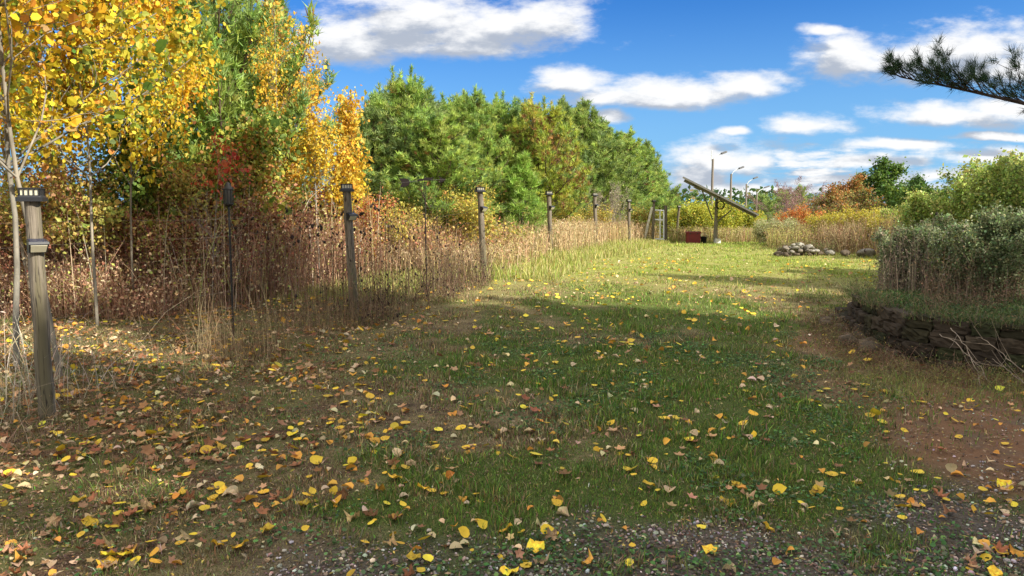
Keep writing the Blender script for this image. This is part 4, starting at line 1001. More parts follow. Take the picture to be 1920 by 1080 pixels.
for (px, Y, s, lb) in [(1625, 24, .92, 'yellow goldenrod clump below the rust orange maple'), (1590, 25, .85, 'yellow goldenrod clump left of the tallest goldenrod'), (1552, 26, .8, 'yellow goldenrod clump behind the stone pile'), (1655, 22, .75, 'yellow goldenrod clump nearest the brown weed stems')]:
    pl('goldenrod_clump', YGW, px, Y, px, lb, 'goldenrod', 'yellow goldenrod clumps', s)
YOR = bush(451, 1.5, [(3, (.55, .16, .04)), (2, (.50, .26, .06)), (1, (.4, .3, .08))], 8, .06, 4, .1, spread=.3)
pl('shrub', YOR, 1500, 30, .4, 'small orange-red shrub in front of the burgundy bush', 'shrub', s=.9)
PAL_ = [(3, (.36, .37, .16)), (3, (.46, .44, .24)), (2, (.3, .34, .1))]
YWS = bush(452, 1.35, PAL_, 10, .05, 5, .1, spread=.35)
for px, Y, s, lb in [(1442, 31, .68, 'pale silvery-yellow bush right of the solar panel'), (1468, 28, .7, 'pale silvery-yellow bush behind the stone pile')]: pl('shrub', YWS, px, Y, px, lb, 'shrub', 'pale bushes by the stone pile', s)
# brown stems at left end of bed
x, y = region(420, 9.4, 11.9, lambda y: (1648-960)/F*y, lambda y: (1760-960)/F*y)
weeds('bed_stalks', 'dark brown weed stalks at the end of the raised bed', 'weeds', x, y, .2+.95*rg.random(len(x))**1.4, [(3, (.13, .09, .07)), (2, (.22, .16, .11)), (1, (.32, .25, .17))], 7, .035, [(3, (.20, .15, .10)), (2, (.28, .24, .15)), (1, (.12, .14, .06))], w=.006, seed=13, lean=.35, off=.08, zf=lambda a, b: np.maximum(bedH(a, b), H(a, b)), head=(.15, .03, [(1, (.03, .02, .015))]))
x, y = region(2400, 7.9, 11.2, lambda y: (1690-960)/F*y+.3, lambda y: y*.78); k = rg.random(len(x)) < ss(fbm(x*1.6, y*1.6, 131), .3, .6); x, y = x[k], y[k]
weeds('bed_undergrowth', 'dark brown undergrowth beneath the silvery bushes', 'undergrowth', x, y, (.10+.75*rg.random(len(x))**2)*(.35+.65*ss(y, 7.9, 9.2)), [(3, (.12, .08, .05)), (2, (.22, .16, .1))], 6, .035, [(3, (.14, .09, .05)), (2, (.10, .12, .05)), (2, (.22, .14, .08))], w=.006, seed=14, lean=.4, off=.07, zf=bedH)
# green ground cover on the bed
x, y = region(26000, 6.85, 11.5, lambda y: 4+0*y, lambda y: y*.8); k = in_bed(x, y) & (rg.random(len(x)) < .35+.65*ss(fbm(x*2, y*2, 33), .35, .6)); x, y = x[k], y[k]
a = Acc(); n = len(x)
blades(a, x, y, bedH(x, y), rg.uniform(.03, .10, n), np.full(n, .009), palette(rg, [(3, (.045, .085, .02)), (3, (.07, .12, .03)), (2, (.12, .16, .045)), (2, (.2, .17, .08))], n, .4), rg, .9, 2)
scatter(a, *HEXA, np.stack([x, y, bedH(x, y)+rg.uniform(.01, .08, n)], 1)[::2], rand_rot(rg, len(x[::2]), .7), rg.uniform(.012, .03, len(x[::2])), palette(rg, [(3, (.045, .09, .025)), (2, (.09, .15, .04)), (1, (.16, .12, .05))], len(x[::2]), .35))
o = a.build('bed_groundcover', M_GRASS); props(o, 'fresh green grass and chickweed on top of the raised bed', 'ground cover', kind='stuff')
# grass and weeds hanging over the wall top
q = WP[rg.integers(3, 60, 1500)]; x = q[:, 0]+rg.uniform(-.06, .16, 1500); y = q[:, 1]+rg.uniform(-.04, .10, 1500)
kk = fbm(x*3, y*3, 181) > .42; x, y = x[kk], y[kk]
weeds('wall_top_weeds', 'ragged grass and weeds spilling over the top of the stone wall', 'weeds', x, y, .05+.22*rg.random(len(x))**1.5, [(3, (.10, .13, .04)), (2, (.22, .16, .09)), (1, (.14, .20, .05))], 3, .022, [(2, (.09, .13, .04)), (1, (.22, .15, .08))], w=.005, seed=46, lean=1.1, zf=lambda a, b: 0*a+BEDZ-.04)
# twiggy tangle at the foot of the wall
q = WP[rg.integers(5, 60, 4200)]; nr = .9*rg.random(4200)**.7
x = q[:, 0]-nr*.75+rg.normal(0, .08, 4200); y = q[:, 1]-nr*.55
weeds('wall_foot_tangle', 'brown twiggy tangle and leaves at the foot of the stone wall', 'dead weeds', x, y, .03+.20*rg.random(4200)**2*(1.2-nr), [(3, (.16, .10, .06)), (2, (.28, .2, .13)), (1, (.10, .13, .04))], 3, .025, [(3, (.16, .09, .05)), (1, (.12, .16, .05)), (1, (.3, .24, .08))], w=.004, seed=15, lean=1.2)
x, y = region(1500, 5.9, 7.0, lambda y: 3.0+0*y, lambda y: .8*y)
weeds('wall_grass', 'sparse yellow-green grass between the wall and the bare dirt', 'grass', x, y, .04+.12*rg.random(len(x)), [(3, (.20, .22, .06)), (2, (.28, .24, .10)), (1, (.1, .14, .04))], 1, .02, [(1, (.25, .24, .06))], w=.004, seed=16, lean=1.0)

# ------------------------------------------------------------------ retaining wall
def build_wall():
    rng = np.random.default_rng(3); a = Acc()
    p = WP; d = np.concatenate([[0], np.cumsum(np.linalg.norm(np.diff(p, axis=0), axis=1))]); Lw = d[-1]
    def at_s(s): return np.array([np.interp(s, d, p[:, 0]), np.interp(s, d, p[:, 1])])
    ch = .135
    for row in range(4):
        s = -.1 if row % 2 else .05
        while s < Lw-.02:
            bw = rng.uniform(.24, .36); mid = s+bw/2; c0 = at_s(max(0, s)); c1 = at_s(min(Lw, s+bw)); c = (c0+c1)/2
            t = c1-c0; t /= np.linalg.norm(t)+1e-9; nrm = np.array([t[1], -t[0]])
            if np.dot(nrm, np.array([9, 11])-c) > 0: nrm = -nrm
            missing = (row == 3 and s < .75) or (row >= 2 and s > Lw-.7) or (row >= 3 and s > Lw-1.1)
            if not missing:
                out = (3-row)*.03 + rng.normal(0, .022) + (.05 if s > Lw-2.0 else 0)*(3-row)*rng.uniform(.2, 1)
                z = Hs(c[0], c[1])*0 + row*ch + .015
                cx, cy = c + nrm*(out-.10)
                ang = math.atan2(t[1], t[0])+rng.normal(0, .04)
                # rough block: grid box displaced
                g = 5; v = []; idx = {}
                def vert(i, j, k):
                    key = (i, j, k)
                    if key not in idx:
                        X = np.array([i/g*2-1, j/g*2-1, k/g*2-1]); 
                        rr = (np.abs(X)**18).sum()**(1/18); X = X/rr*1.0
                        X = X*np.array([bw/2*.97, .115, ch/2*.97]) + rng.normal(0, .008, 3)
                        idx[key] = len(v); v.append(X)
                    return idx[key]
                f = []
                for i in range(g):
                    for j in range(g):
                        f += [[vert(i, j, 0), vert(i, j+1, 0), vert(i+1, j+1, 0), vert(i+1, j, 0)], [vert(i, j, g), vert(i+1, j, g), vert(i+1, j+1, g), vert(i, j+1, g)],
                              [vert(i, 0, j), vert(i+1, 0, j), vert(i+1, 0, j+1), vert(i, 0, j+1)], [vert(i, g, j), vert(i, g, j+1), vert(i+1, g, j+1), vert(i+1, g, j)],
                              [vert(0, i, j), vert(0, i, j+1), vert(0, i+1, j+1), vert(0, i+1, j)], [vert(g, i, j), vert(g, i+1, j), vert(g, i+1, j+1), vert(g, i, j+1)]]
                v = np.array(v); R = np.array(Matrix.Rotation(ang, 3, 'Z') @ Matrix.Rotation(rng.normal(0, .03), 3, 'Y'))
                v = v@R.T + np.array([cx, cy, z+ch/2])
                cc = np.array(random.Random(int(s*977)+row).choice([(.038, .028, .019), (.05, .037, .024), (.034, .029, .015), (.062, .046, .032), (.036, .038, .017)]))*rng.uniform(.8, 1.2)
                a.add(v, f, cc)
            s += bw
    o = a.build('retaining_wall', M_STONE)
    props(o, 'low curved dry-stone block wall holding the raised bed', 'stone wall')
build_wall()

def rock_mesh(rng, col):
    a = Acc(); g = 5; v = []; idx = {}; off = rng.uniform(0, 50, 3); dirs = rng.normal(size=(7, 3)); dirs /= np.linalg.norm(dirs, axis=1)[:, None]; cut = rng.uniform(.62, .95, 7)
    def vert(i, j, k):
        if (i, j, k) not in idx:
            X = np.array([i/g*2-1, j/g*2-1, k/g*2-1]); X = X/np.linalg.norm(X)
            for dd, cu in zip(dirs, cut):
                t = X@dd
                if t > cu: X = X-dd*(t-cu)
            X = X*(1+rng.normal(0, .03)); idx[(i, j, k)] = len(v); v.append(X*.5)
        return idx[(i, j, k)]
    f = []
    for i in range(g):
        for j in range(g):
            f += [[vert(i, j, 0), vert(i, j+1, 0), vert(i+1, j+1, 0), vert(i+1, j, 0)], [vert(i, j, g), vert(i+1, j, g), vert(i+1, j+1, g), vert(i, j+1, g)],
                  [vert(i, 0, j), vert(i+1, 0, j), vert(i+1, 0, j+1), vert(i, 0, j+1)], [vert(i, g, j), vert(i, g, j+1), vert(i+1, g, j+1), vert(i+1, g, j)],
                  [vert(0, i, j), vert(0, i, j+1), vert(0, i+1, j+1), vert(0, i+1, j)], [vert(g, i, j), vert(g, i+1, j), vert(g, i+1, j+1), vert(g, i, j+1)]]
    a.add(v, f, col); return a.mesh('rock', M_STONE, True)
rng = np.random.default_rng(6)
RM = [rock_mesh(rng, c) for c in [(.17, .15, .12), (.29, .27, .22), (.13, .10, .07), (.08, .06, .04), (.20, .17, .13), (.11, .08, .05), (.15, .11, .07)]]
def rock(x, y, z, s, m, lb, grp=None):
    o = bpy.data.objects.new('rock', RM[m]); C.objects.link(o); o.location = (x, y, z); o.scale = (s*rng.uniform(.9, 1.3), s*rng.uniform(.8, 1.1), s*rng.uniform(.6, .85)); o.rotation_euler = (rng.normal(0, .3), rng.normal(0, .3), rng.uniform(0, 6.28))
    props(o, lb, 'rock', grp)
for i in range(64):
    px = rng.uniform(1456, 1538); u = (px-1497)/41; lay = rng.integers(0, 4) if abs(u) < .75 else rng.integers(0, 2)
    x, y, _ = at(px, 470, 20.6+rng.normal(0, .22)); g = Hs(x, y)
    lay = min(lay, int(3.4*(1-abs(u)**2)))
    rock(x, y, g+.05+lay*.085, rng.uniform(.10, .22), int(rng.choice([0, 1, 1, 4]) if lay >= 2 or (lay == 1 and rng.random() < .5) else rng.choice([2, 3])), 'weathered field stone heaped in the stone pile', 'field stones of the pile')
for i, (px, Y, s, lb) in enumerate([(1545, 20.8, .3, 'grey stone in the weeds just right of the stone pile'), (1556, 20.6, .26, 'small stone right of the stone pile beside another'), (1585, 20.0, .28, 'lone pale stone half buried in brown weeds'), (1625, 19.6, .4, 'broad tan boulder at the lawn edge')]):
    x, y, _ = at(px, 480, Y); rock(x, y, Hs(x, y)+s*.3, s, i % 3, lb)
for i in range(26):
    k = int(rng.integers(30, 59)); nr = rng.uniform(.05, .55); x, y = WP[k, 0]-nr*.9, WP[k, 1]-nr*.45
    s_ = rng.uniform(.13, .22); rock(x, y, Hs(x, y)+s_*.25, s_, int(rng.choice([5, 6, 3])), 'round brown stone tumbled at the curved end of the stone wall', 'tumbled wall stones')
# brush skirt over stone pile
x = rng.uniform(at(1455, 480, 21)[0], at(1560, 480, 21)[0], 500); y = rng.uniform(20.6, 21.2, 500)
weeds('pile_skirt', 'matted brown vines in front of the stone pile', 'dead vines', x, y, rng.uniform(.15, .5, 500), [(2, (.14, .09, .05)), (2, (.26, .19, .1)), (1, (.14, .18, .05))], 4, .05, [(1, (.2, .13, .07)), (1, (.14, .18, .05))], w=.01, seed=17, lean=.6)

# twigs over wall at right
def twig_obj(pts, lb, k=0):
    a = Acc(); rr = np.random.default_rng(90+k); P = np.array(pts); s = np.linspace(0, len(P)-1, 16); Q = np.stack([np.interp(s, range(len(P)), P[:, j]) for j in range(3)], 1)
    Q[1:-1] = (Q[:-2]+Q[1:-1]+Q[2:])/3; Q += rr.normal(0, .006, Q.shape)
    tube(a, Q, np.linspace(.0045, .0015, 16), 5, (.30, .24, .18))
    for i in range(3, 15, 3):
        d = Q[i]-Q[i-1]; d /= np.linalg.norm(d); d = d+rr.normal(0, .5, 3); tube(a, [Q[i], Q[i]+d*.12, Q[i]+d*.2+np.array([0, 0, .03])], [.002, .0015, .001], 4, (.28, .22, .16))
    o = a.build('dead_twig', M_BARK); props(o, lb, 'twig', 'bare twigs against the stone wall')
twig_obj([at(1780, 615, 7.0), at(1805, 640, 6.7), at(1830, 690, 6.4), at(1835, 710, 6.35)], 'arched pale twig hanging over the middle of the stone wall', 0)
twig_obj([at(1925, 700, 6.2), at(1880, 665, 6.3), at(1850, 640, 6.4), at(1835, 632, 6.5)], 'upper bare twig crossing the wall at the picture edge', 1)
twig_obj([at(1930, 725, 6.0), at(1890, 695, 6.1), at(1860, 672, 6.3)], 'lower bare twig crossing the wall at the picture edge', 2)
twig_obj([at(1760, 628, 6.9), at(1790, 640, 6.6), at(1840, 690, 6.2), at(1850, 712, 6.0)], 'long drooping twig beside the arched one', 3)

# ------------------------------------------------------------------ fence posts
def post(px, top, base, Y, label, cap=True, lamp=True, r=.062, lean=None, capstyle=0):
    x0, y0, z0 = at(px[1], base, Y); g = Hs(x0, Y); x1, _, z1 = at(px[0], top, Y)
    root = bpy.data.objects.new('fence_post', None); C.objects.link(root); root.location = (x0, Y, g)
    hgt = z1-g-.02; a = Acc(); dx = (x1-x0)
    # real lean only
    n = 12; s = np.linspace(0, 1, n); rr = np.random.default_rng(int(px[0]))
    P = np.stack([dx*s+rr.normal(0, .0025, n), rr.normal(0, .0025, n), -.15+(hgt+.15)*s-.0*s], 1)
    tube(a, P, r*(1.05-.12*s)+rr.normal(0, .001, n), 14, (.3, .25, .18))
    a.build('post', M_POST, root, True)
    tx = dx; rz = Matrix.Rotation(.30, 4, 'Z')
    if cap:
        b = Acc(); w = r*2.95
        box(b, (tx, 0, hgt+.012), (w*1.05, w*1.05, .03), rz, bev=.012, m=0)
        box(b, (tx, 0, hgt+.034), (w*.95, w*.95, .016), rz, bev=.012, m=0, taper=.9)
        hw = w*.80/2
        for sx in (-1, 1):
            for k in range(5):
                u = -1+k*.5
                for q in ((u*hw, sx*hw), (sx*hw, u*hw)):
                    c = rz @ Vector((q[0], q[1], 0)); box(b, (tx+c[0], c[1], hgt+.066), (.007, .007, .05), rz, m=0)
            c = rz @ Vector((0, sx*hw, 0)); box(b, (tx+c[0], c[1], hgt+.093), (w*.82, .009, .008), rz, m=0)
            c = rz @ Vector((sx*hw, 0, 0)); box(b, (tx+c[0], c[1], hgt+.0935), (.009, w*.80, .008), rz, m=0)
        cp = b.build('solar_cap', M_BLACK, root)
        b = Acc(); box(b, (tx, 0, hgt+.064), (w*.70, w*.70, .042), rz); b.build('lens', M_GLASSY, cp)
        b = Acc(); box(b, (tx, 0, hgt+.0895), (w*.66, w*.66, .006), rz); b.build('solar_panel', M_PV, cp)
    if lamp:
        b = Acc(); lz = hgt-.33; a0 = .75; R = Matrix.Rotation(a0, 4, 'Z')
        lx = tx*(1-.33/hgt)
        def T(p): v = R @ Vector(p); return (lx+v[0], v[1], lz+v[2])
        # wedge housing: back plate, deep top, sloped front
        w2, d0 = .062, r*.85
        v = [T((-w2, -d0, -.05)), (T((w2, -d0, -.05))), T((w2, -d0, .05)), T((-w2, -d0, .05)), T((-w2*.92, -d0-.035, -.052)), T((w2*.92, -d0-.035, -.052)), T((w2*1.05, -d0-.095, .012)), T((-w2*1.05, -d0-.095, .012)), T((w2*1.05, -d0-.085, .03)), T((-w2*1.05, -d0-.085, .03)), ]
        b.add(v, [[4, 5, 6, 7], [7, 6, 8, 9], [9, 8, 2, 3], [0, 1, 5, 4][::-1], [0, 3, 2, 1][::-1]], (.1, .1, .1))
        b.add(v, [[1, 2, 8, 6, 5], [0, 4, 7, 9, 3]], (.1, .1, .1))
        lp = b.build('wall_lamp', M_BLACK, root)
        b = Acc(); n_ = Vector((0, -.062, -.06)).normalized()*.003
        q = [(-w2*.78, -d0-.041, -.0455), (w2*.78, -d0-.041, -.0455), (w2*.86, -d0-.088, .0045), (-w2*.86, -d0-.088, .0045)]
        b.add([T((p[0], p[1]+n_[1], p[2]+n_[2])) for p in q]+[T(p) for p in q], [[0, 1, 2, 3], [0, 4, 5, 1], [1, 5, 6, 2], [2, 6, 7, 3], [3, 7, 4, 0]], (.6, .6, .4)); b.build('lens', M_GLASSY, lp)
        b = Acc(); q = [(-w2*.85, -d0-.002, .0525), (w2*.85, -d0-.002, .0525), (w2*.92, -d0-.078, .0345), (-w2*.92, -d0-.078, .0345)]
        b.add([T(p) for p in q]+[T((p[0], p[1], p[2]-.004)) for p in q], [[0, 3, 2, 1], [0, 1, 5, 4], [2, 3, 7, 6], [1, 2, 6, 5], [3, 0, 4, 7]], (.1, .1, .1)); b.build('solar_panel', M_PV, lp)
    props(root, label, 'fence post', 'wooden fence posts with solar lights'); return root
POSTS = [((60, 90), 372, 798, 5.55, 'nearest weathered fence post with solar cap and wall lamp beside the aspen', .056),
 ((650, 666), 356, 610, 9.85, 'second fence post from the camera, right of the birches', .058),
 ((900, 908), 358, 530, 14.6, 'third fence post from the camera, at the edge of the dark weeds', .062),
 ((1029, 1034), 364, 488, 19.4, 'fourth fence post from the camera, in front of the golden pine', .062),
 ((1115, 1118), 366, 470, 24.4, 'fifth fence post from the camera, beside the bare grey bush', .062),
 ((1179, 1180), 377, 462, 29.5, 'sixth fence post from the camera, before the gate', .062)]
for p, t, b, Y, lb, r in POSTS: post(p, t, b, Y, lb, r=r)
post((1226, 1224), 378, 458, 33.0, 'gate hinge post with black and white lamp on top', lamp=False, r=.06)
post((1248, 1248), 384, 460, 33.6, 'dark gate latch post without any light', cap=False, lamp=False, r=.085)
post((1273, 1267), 388, 456, 37.0, 'leaning fence post beyond the gate, in front of the yellow bushes', lamp=False, r=.06)
post((1290, 1290), 393, 450, 41.0, 'farthest fence post beyond the gate', lamp=False, r=.055)
# brace
a = Acc(); tube(a, [at(1207, 456, 33.1), at(1215, 420, 33.05), at(1223, 388, 33.0)], .06, 8, (.62, .58, .48)); o = a.build('brace_pole', M_BARK, None, True); props(o, 'pale peeled brace pole leaning on the gate hinge post', 'brace pole')
# gate
root = bpy.data.objects.new('metal_gate', None); C.objects.link(root); gx, gy, _ = at(1228, 458, 33.1); root.location = (gx, gy, Hs(gx, gy))
ex, ey, _ = at(1238, 458, 33.0)
def gl(px, py): p = at(px, py, 33.1); return (p[0]-gx, p[1]-gy, p[2]-root.location[2])
for nm, pts in (('frame', [gl(1228, 394), gl(1245, 395)]), ('rail', [gl(1228, 412), gl(1245, 413)]), ('rail', [gl(1228, 448), gl(1245, 449)]), ('stile', [gl(1237.5, 394), gl(1237.5, 459)]), ('stile', [gl(1244.5, 395), gl(1244.5, 458)])):
    a = Acc(); tube(a, pts, .030, 8); a.build(nm, M_GALV, root, True)
a = Acc()
for i in range(9):
    z = gl(1228, 396+i*6.6)[2]; tube(a, [(gl(1228, 400)[0], .0, z), (gl(1245, 400)[0], 0, z)], .003, 4)
a.build('wire_mesh', M_GALV, root)
props(root, 'galvanised tube gate between the hinge post and dark latch post', 'gate')

# wire fence
a = Acc(); pp = [(-3.55-1.5, .95), (FENCE(5.55)-.02, 5.55)]+[(at(p[1], b, Y)[0], Y) for p, t, b, Y, lb, r in POSTS[1:]]
pp[1] = (at(90, 798, 5.55)[0], 5.55)
for hgt in (.12, .25, .4, .56, .74, .92, 1.12, 1.32, 1.5):
    for (p, q) in zip(pp[:-1], pp[1:]):
        n = 8; s = np.linspace(0, 1, n); X = p[0]+(q[0]-p[0])*s-.075; Yy = p[1]+(q[1]-p[1])*s
        tube(a, np.stack([X, Yy, H(X, Yy)+hgt-.02*np.sin(PI*s)*(1+hgt)], 1), .0008, 3, cap=False)
for (p, q) in zip(pp[:-1], pp[1:]):
    n = int(math.hypot(q[0]-p[0], q[1]-p[1])/.22)
    for i in range(n):
        s = i/n; X = p[0]+(q[0]-p[0])*s-.075; Yy = p[1]+(q[1]-p[1])*s; z = Hs(X, Yy)
        tube(a, [(X, Yy, z+.1), (X+.004, Yy, z+.8), (X, Yy, z+1.49)], .0006, 3, cap=False)
o = a.build('wire_fence', M_WIRE); props(o, 'thin woven wire fence strung along the wooden posts', 'wire fence')

# ------------------------------------------------------------------ torch
x0, y0, _ = at(438, 640, 8.3); g = Hs(x0, y0); zt = at(427, 341, 8.3)
root = bpy.data.objects.new('garden_torch', None); C.objects.link(root); root.location = (x0, y0, g)
dx = zt[0]-x0; Ht = zt[2]-g
a = Acc(); tube(a, [(0, 0, -.1), (dx*.5, 0, Ht*.45), (dx*.85, 0, Ht-.26)], .0115, 10); a.build('pole', M_IRON, root, True)
def lathe(prof, m, name, par, cx, sides=16):
    a = Acc(); pr = np.array(prof); n = len(pr); an = np.arange(sides)*2*PI/sides
    v = np.stack([cx+pr[:, 0:1]*np.cos(an), pr[:, 0:1]*np.sin(an), np.repeat(pr[:, 1:2], sides, 1)], -1).reshape(-1, 3)
    a.add(v, [[i*sides+j, i*sides+(j+1) % sides, (i+1)*sides+(j+1) % sides, (i+1)*sides+j] for i in range(n-1) for j in range(sides)], (.1, .1, .1)); return a.build(name, m, par, True)
cx = dx*.92
lan = lathe([(.0, Ht-.275), (.03, Ht-.27), (.05, Ht-.25), (.052, Ht-.24), (.045, Ht-.236)], M_IRON, 'lantern_base', root, cx)
lathe([(.038, Ht-.236), (.044, Ht-.16), (.046, Ht-.085)], m_solid('smoked_glass', (.05, .05, .045), .2), 'glass', root, cx)
lathe([(.058, Ht-.088), (.06, Ht-.078), (.052, Ht-.07), (.034, Ht-.045), (.03, Ht-.03), (.022, Ht-.012), (.0, Ht)], M_IRON, 'lantern_cap', root, cx)
a = Acc()
for k in range(8):
    an = k*PI/4+.2; tube(a, [(cx+math.cos(an)*.05, math.sin(an)*.05, Ht-.24), (cx+math.cos(an)*.052, math.sin(an)*.052, Ht-.08)], .0045, 5)
a.build('cage', M_IRON, root)
props(root, 'slim black garden torch with caged lantern head on a thin pole', 'garden torch')

# ------------------------------------------------------------------ wind vane
Yv = 12.5; x0, y0, _ = at(800, 520, Yv); g = Hs(x0, y0); vt = at(796, 338, Yv)
root = bpy.data.objects.new('wind_vane', None); C.objects.link(root); root.location = (x0, y0, g); Hv = vt[2]-g; dx = vt[0]-x0
sp = 1/F*Yv
a = Acc(); tube(a, [(0, 0, -.1), (dx*.8, 0, Hv-.30)], .010, 8); a.build('pole', M_RUST, root, True)
a = Acc()
for s in (-1, 1): tube(a, [(dx*.8, 0, Hv-.32), (dx*.85+s*.016, 0, Hv-.28), (dx*.95+s*.016, 0, Hv-.06), (dx, 0, Hv-.02)], .005, 6)
tube(a, [(dx*.8, 0, Hv-.3), (dx*1.0, 0, Hv+.09)], .004, 6); a.build('spindle', M_RUST, root, True)
a = Acc(); tube(a, [(dx-48*sp, 0, Hv-.045), (dx, 0, Hv), (dx+38*sp, 0, Hv+.012)], .0042, 6); a.build('arrow_shaft', m_solid('grey_rod', (.12, .11, .10), .6, .2), root, True)
def flat(name, pts, th=.006, rot=0.0):
    a = Acc(); n = len(pts); v = [(x, -th/2, z) for x, z in pts]+[(x, th/2, z) for x, z in pts]
    tr = []
    a.add(v, [[i, (i+1) % n, n+(i+1) % n, n+i] for i in range(n)], (.05, .02, .01)); a.add(v, [list(range(n))], (.05, .02, .01)); a.add(v, [list(range(n, 2*n))[::-1]], (.05, .02, .01))
    o = a.build(name, M_RUST, root); return o
L = dx-48*sp
flat('tail_fin', [(L, Hv+.03), (L+.10, Hv+.035), (L+.165, Hv+.015), (L+.19, Hv-.035), (L+.165, Hv-.085), (L+.11, Hv-.105), (L+.02, Hv-.115), (L+.055, Hv-.045)])
Rr = dx+40*sp
flat('arrow_head', [(Rr, Hv+.008), (Rr-.13, Hv+.07), (Rr-.09, Hv+.01), (Rr-.125, Hv-.055)])
flat('ornament', [(dx-.13, Hv+.005), (dx-.08, Hv+.022), (dx-.02, Hv+.028), (dx+.03, Hv+.05), (dx+.10, Hv+.04), (dx+.165, Hv+.055), (dx+.13, Hv+.018), (dx+.08, Hv-.004), (dx-.02, Hv-.008), (dx-.09, Hv-.012)], .012)
props(root, 'rusty arrow wind vane on a thin iron pole above the weeds', 'wind vane')

# ------------------------------------------------------------------ solar array
Ys = 33.0; bx, by, _ = at(1341, 464, Ys); g = Hs(bx, by)
root = bpy.data.objects.new('solar_array', None); C.objects.link(root); root.location = (bx, by, g)
yaw = math.atan2(430, F)                         # row direction, clockwise from +Y
row = Vector((math.sin(yaw), math.cos(yaw), 0)); side = Vector((math.cos(yaw), -math.sin(yaw), 0))
A_ = Vector(at(1290, 337, Ys))-Vector((bx, by, g)); B_ = Vector(at(1414, 405, Ys))-Vector((bx, by, g))
wid = (B_[0]-A_[0])/side[0]; cen = (A_+B_)/2; cen[1] = 0
tilt = math.atan2(A_[2]-B_[2], wid); slope = side*math.cos(tilt)-Vector((0, 0, math.sin(tilt))); slen = wid/math.cos(tilt); nrm = slope.cross(row); 
if nrm[2] < 0: nrm = -nrm
def basis(o): return Matrix((slope, row, nrm)).transposed().to_4x4()
Rm = basis(0); 
rowlen = 4.2
for i in range(2):
    for j in range(4):
        c = cen+slope*((i-.5)*slen/2)+row*((j-1.5)*rowlen/4)+nrm*.05
        a = Acc(); box(a, c, (slen/2-.02, rowlen/4-.02, .07), Rm); pn = a.build('solar_module', M_ALU, root)
        a = Acc(); box(a, c+nrm*.0375, (slen/2-.08, rowlen/4-.08, .006), Rm); a.build('cells', M_PV, pn)
for k in (-1, 1):
    a = Acc(); box(a, cen+row*k*rowlen*.28-nrm*.03, (slen*.97, .07, .14), Rm); a.build('rail', M_ALU, root)
for k in (-.32, 0, .32):
    a = Acc(); box(a, cen+slope*k*slen-nrm*.10, (.07, rowlen*.9, .07), Rm); a.build('cross_rail', M_ALU, root)
a = Acc(); tube(a, [(0, 0, -.2), (0, 0, .35), (0.0, 0, 1.0)], [.10, .095, .085], 12); tube(a, [(0, 0, 1.0), (0.0, 0, cen[2]+ (0-cen[0])*-math.tan(tilt) -.12)], [.07, .065], 12); a.build('pole', m_solid('grey_wood_pole', (.26, .23, .17), .8), root, True)
def sl(px, py): p = Vector(at(px, py, Ys)); return tuple(p-Vector((bx, by, g)))
for pts in ([sl(1316, 356), sl(1336, 412)], [sl(1371, 394), sl(1343, 418)]):
    a = Acc(); tube(a, pts, .03, 8); a.build('brace', M_ALU, root, True)
a = Acc(); box(a, (.05, -.16, .10), (.24, .2, .22), None, bev=.03); a.build('footing', M_WHITE, root)
props(root, 'tilted pole-mounted solar array seen edge-on from its end', 'solar panel')
c = Vector(sl(1348.5, 385))+Vector((bx, by-.25, g)); a = Acc(); an = np.linspace(0, 2*PI*3, 60); tube(a, np.stack([c[0]+.17*np.cos(an), c[1]+an*.006, c[2]+.17*np.sin(an)], 1), .022, 6)
o = a.build('cable_coil', M_BLACK, None, True); props(o, 'black coiled cable hanging under the solar panel by its pole', 'cable coil')
# red box and clutter
x0, y0, _ = at(1299, 460, 32.6); g = Hs(x0, y0)
root = bpy.data.objects.new('storage_box', None); C.objects.link(root); root.location = (x0, y0, g); root.rotation_euler = (0, 0, -.12)
a = Acc(); box(a, (0, 0, .23), (.60, .42, .46), None, bev=.02); a.build('body', M_REDBOX, root)
a = Acc(); box(a, (0, 0, .49), (.66, .48, .055), None, bev=.03, taper=.95); a.build('lid', M_REDBOX, root)
a = Acc()
for s in (-1, 1): box(a, (s*.15, -.215, .44), (.04, .012, .08))
a.build('latch', M_BLACK, root); props(root, 'dark red storage box on the grass left of the solar panel pole', 'storage box')
x0, y0, _ = at(1319, 460, 32.8); g = Hs(x0, y0); root = bpy.data.objects.new('bucket', None); C.objects.link(root); root.location = (x0, y0, g)
lathe([(0, 0.005), (.11, .005), (.14, .30), (.15, .31), (.13, .30), (.10, .03), (0, .03)], M_BLACK, 'body', root, 0)
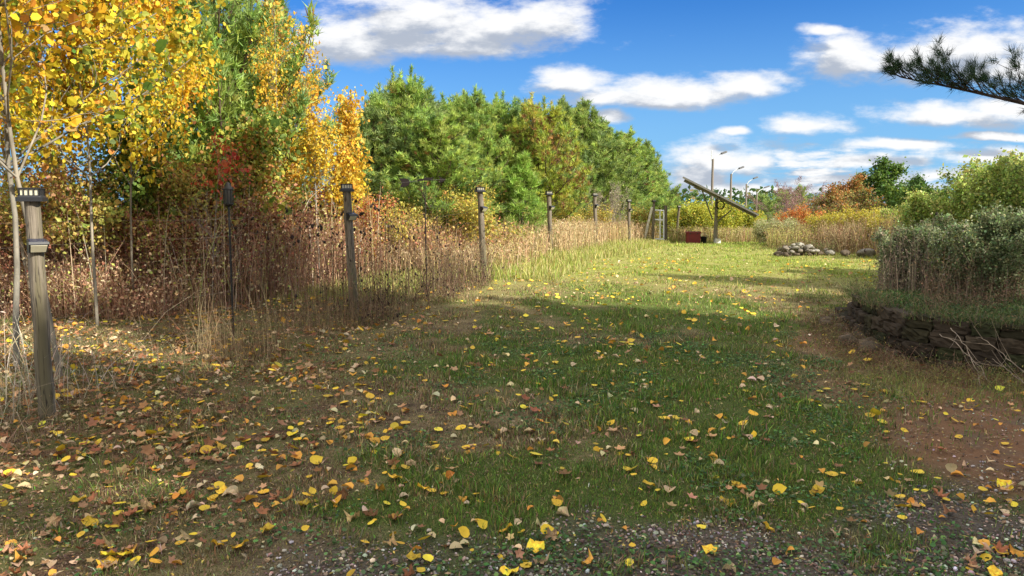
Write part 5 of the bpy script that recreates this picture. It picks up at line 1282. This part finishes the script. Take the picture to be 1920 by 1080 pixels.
a = Acc(); an = np.linspace(0, PI, 12); tube(a, np.stack([.145*np.cos(an), 0*an, .3+.13*np.sin(an)], 1), .005, 5); a.build('handle', M_GALV, root)
props(root, 'black bucket between the red storage box and the panel pole', 'bucket')

# ------------------------------------------------------------------ lamp poles
M_PW = m_solid('grey_pole_wood', (.20, .17, .14), .8); 
def lamp(px, top, Y, arm, lb, extra=0):
    x0, _, _ = at(px, 400, Y); g = Hs(x0, Y); zt = at(px, top, Y)[2]-g
    root = bpy.data.objects.new('street_lamp', None); C.objects.link(root); root.location = (x0, Y, g)
    a = Acc(); tube(a, [(0, 0, -.3), (0, 0, zt*.5), (0, 0, zt)], [.085, .072, .058], 10); a.build('pole', M_PW, root, True)
    if extra: a = Acc(); tube(a, [(-.07, 0, zt-.1), (-.07, 0, zt+extra)], .028, 8); a.build('antenna', M_GALV, root, True)
    a = Acc(); s = Y/F*1.1
    P = [(.02, 0, zt-.12), (.05, 0, zt+.02), (.20*arm*s, 0, zt+4*s), (.55*arm*s, 0, zt+8*s)]; tube(a, P, .026, 6); ar = a.build('arm', M_GALV, root, True)
    a = Acc(); R = Matrix.Rotation(-.35, 4, 'Y'); box(a, (.82*arm*s, 0, zt+10.5*s), (.52*arm*s, .24, .09), R, bev=.05, taper=.85); hd = a.build('lamp_head', m_solid('lamp_grey', (.12, .12, .12), .5), root)
    a = Acc(); R = Matrix.Rotation(-.35, 4, 'Y'); c = Vector((.82*arm*s, 0, zt+10.5*s))+R@Vector((0, 0, -.052)); box(a, c, (.36*arm*s, .16, .012), R); a.build('diffuser', M_GLASSY, hd)
    props(root, lb, 'street lamp', 'lamps on wooden poles beyond the solar panel')
lamp(1334, 298, 40, 22, 'tallest and nearest lamp pole, rising behind the solar panel', .45)
lamp(1369, 326, 46, 20, 'second lamp pole, to the right of the tallest')
lamp(1398, 345, 53, 18, 'third lamp pole, above the low end of the solar panel')
lamp(1418, 362, 60, 20, 'shortest and farthest lamp pole')
print('objects', len(bpy.data.objects), 'polys', sum(len(m.polygons) for m in bpy.data.meshes))
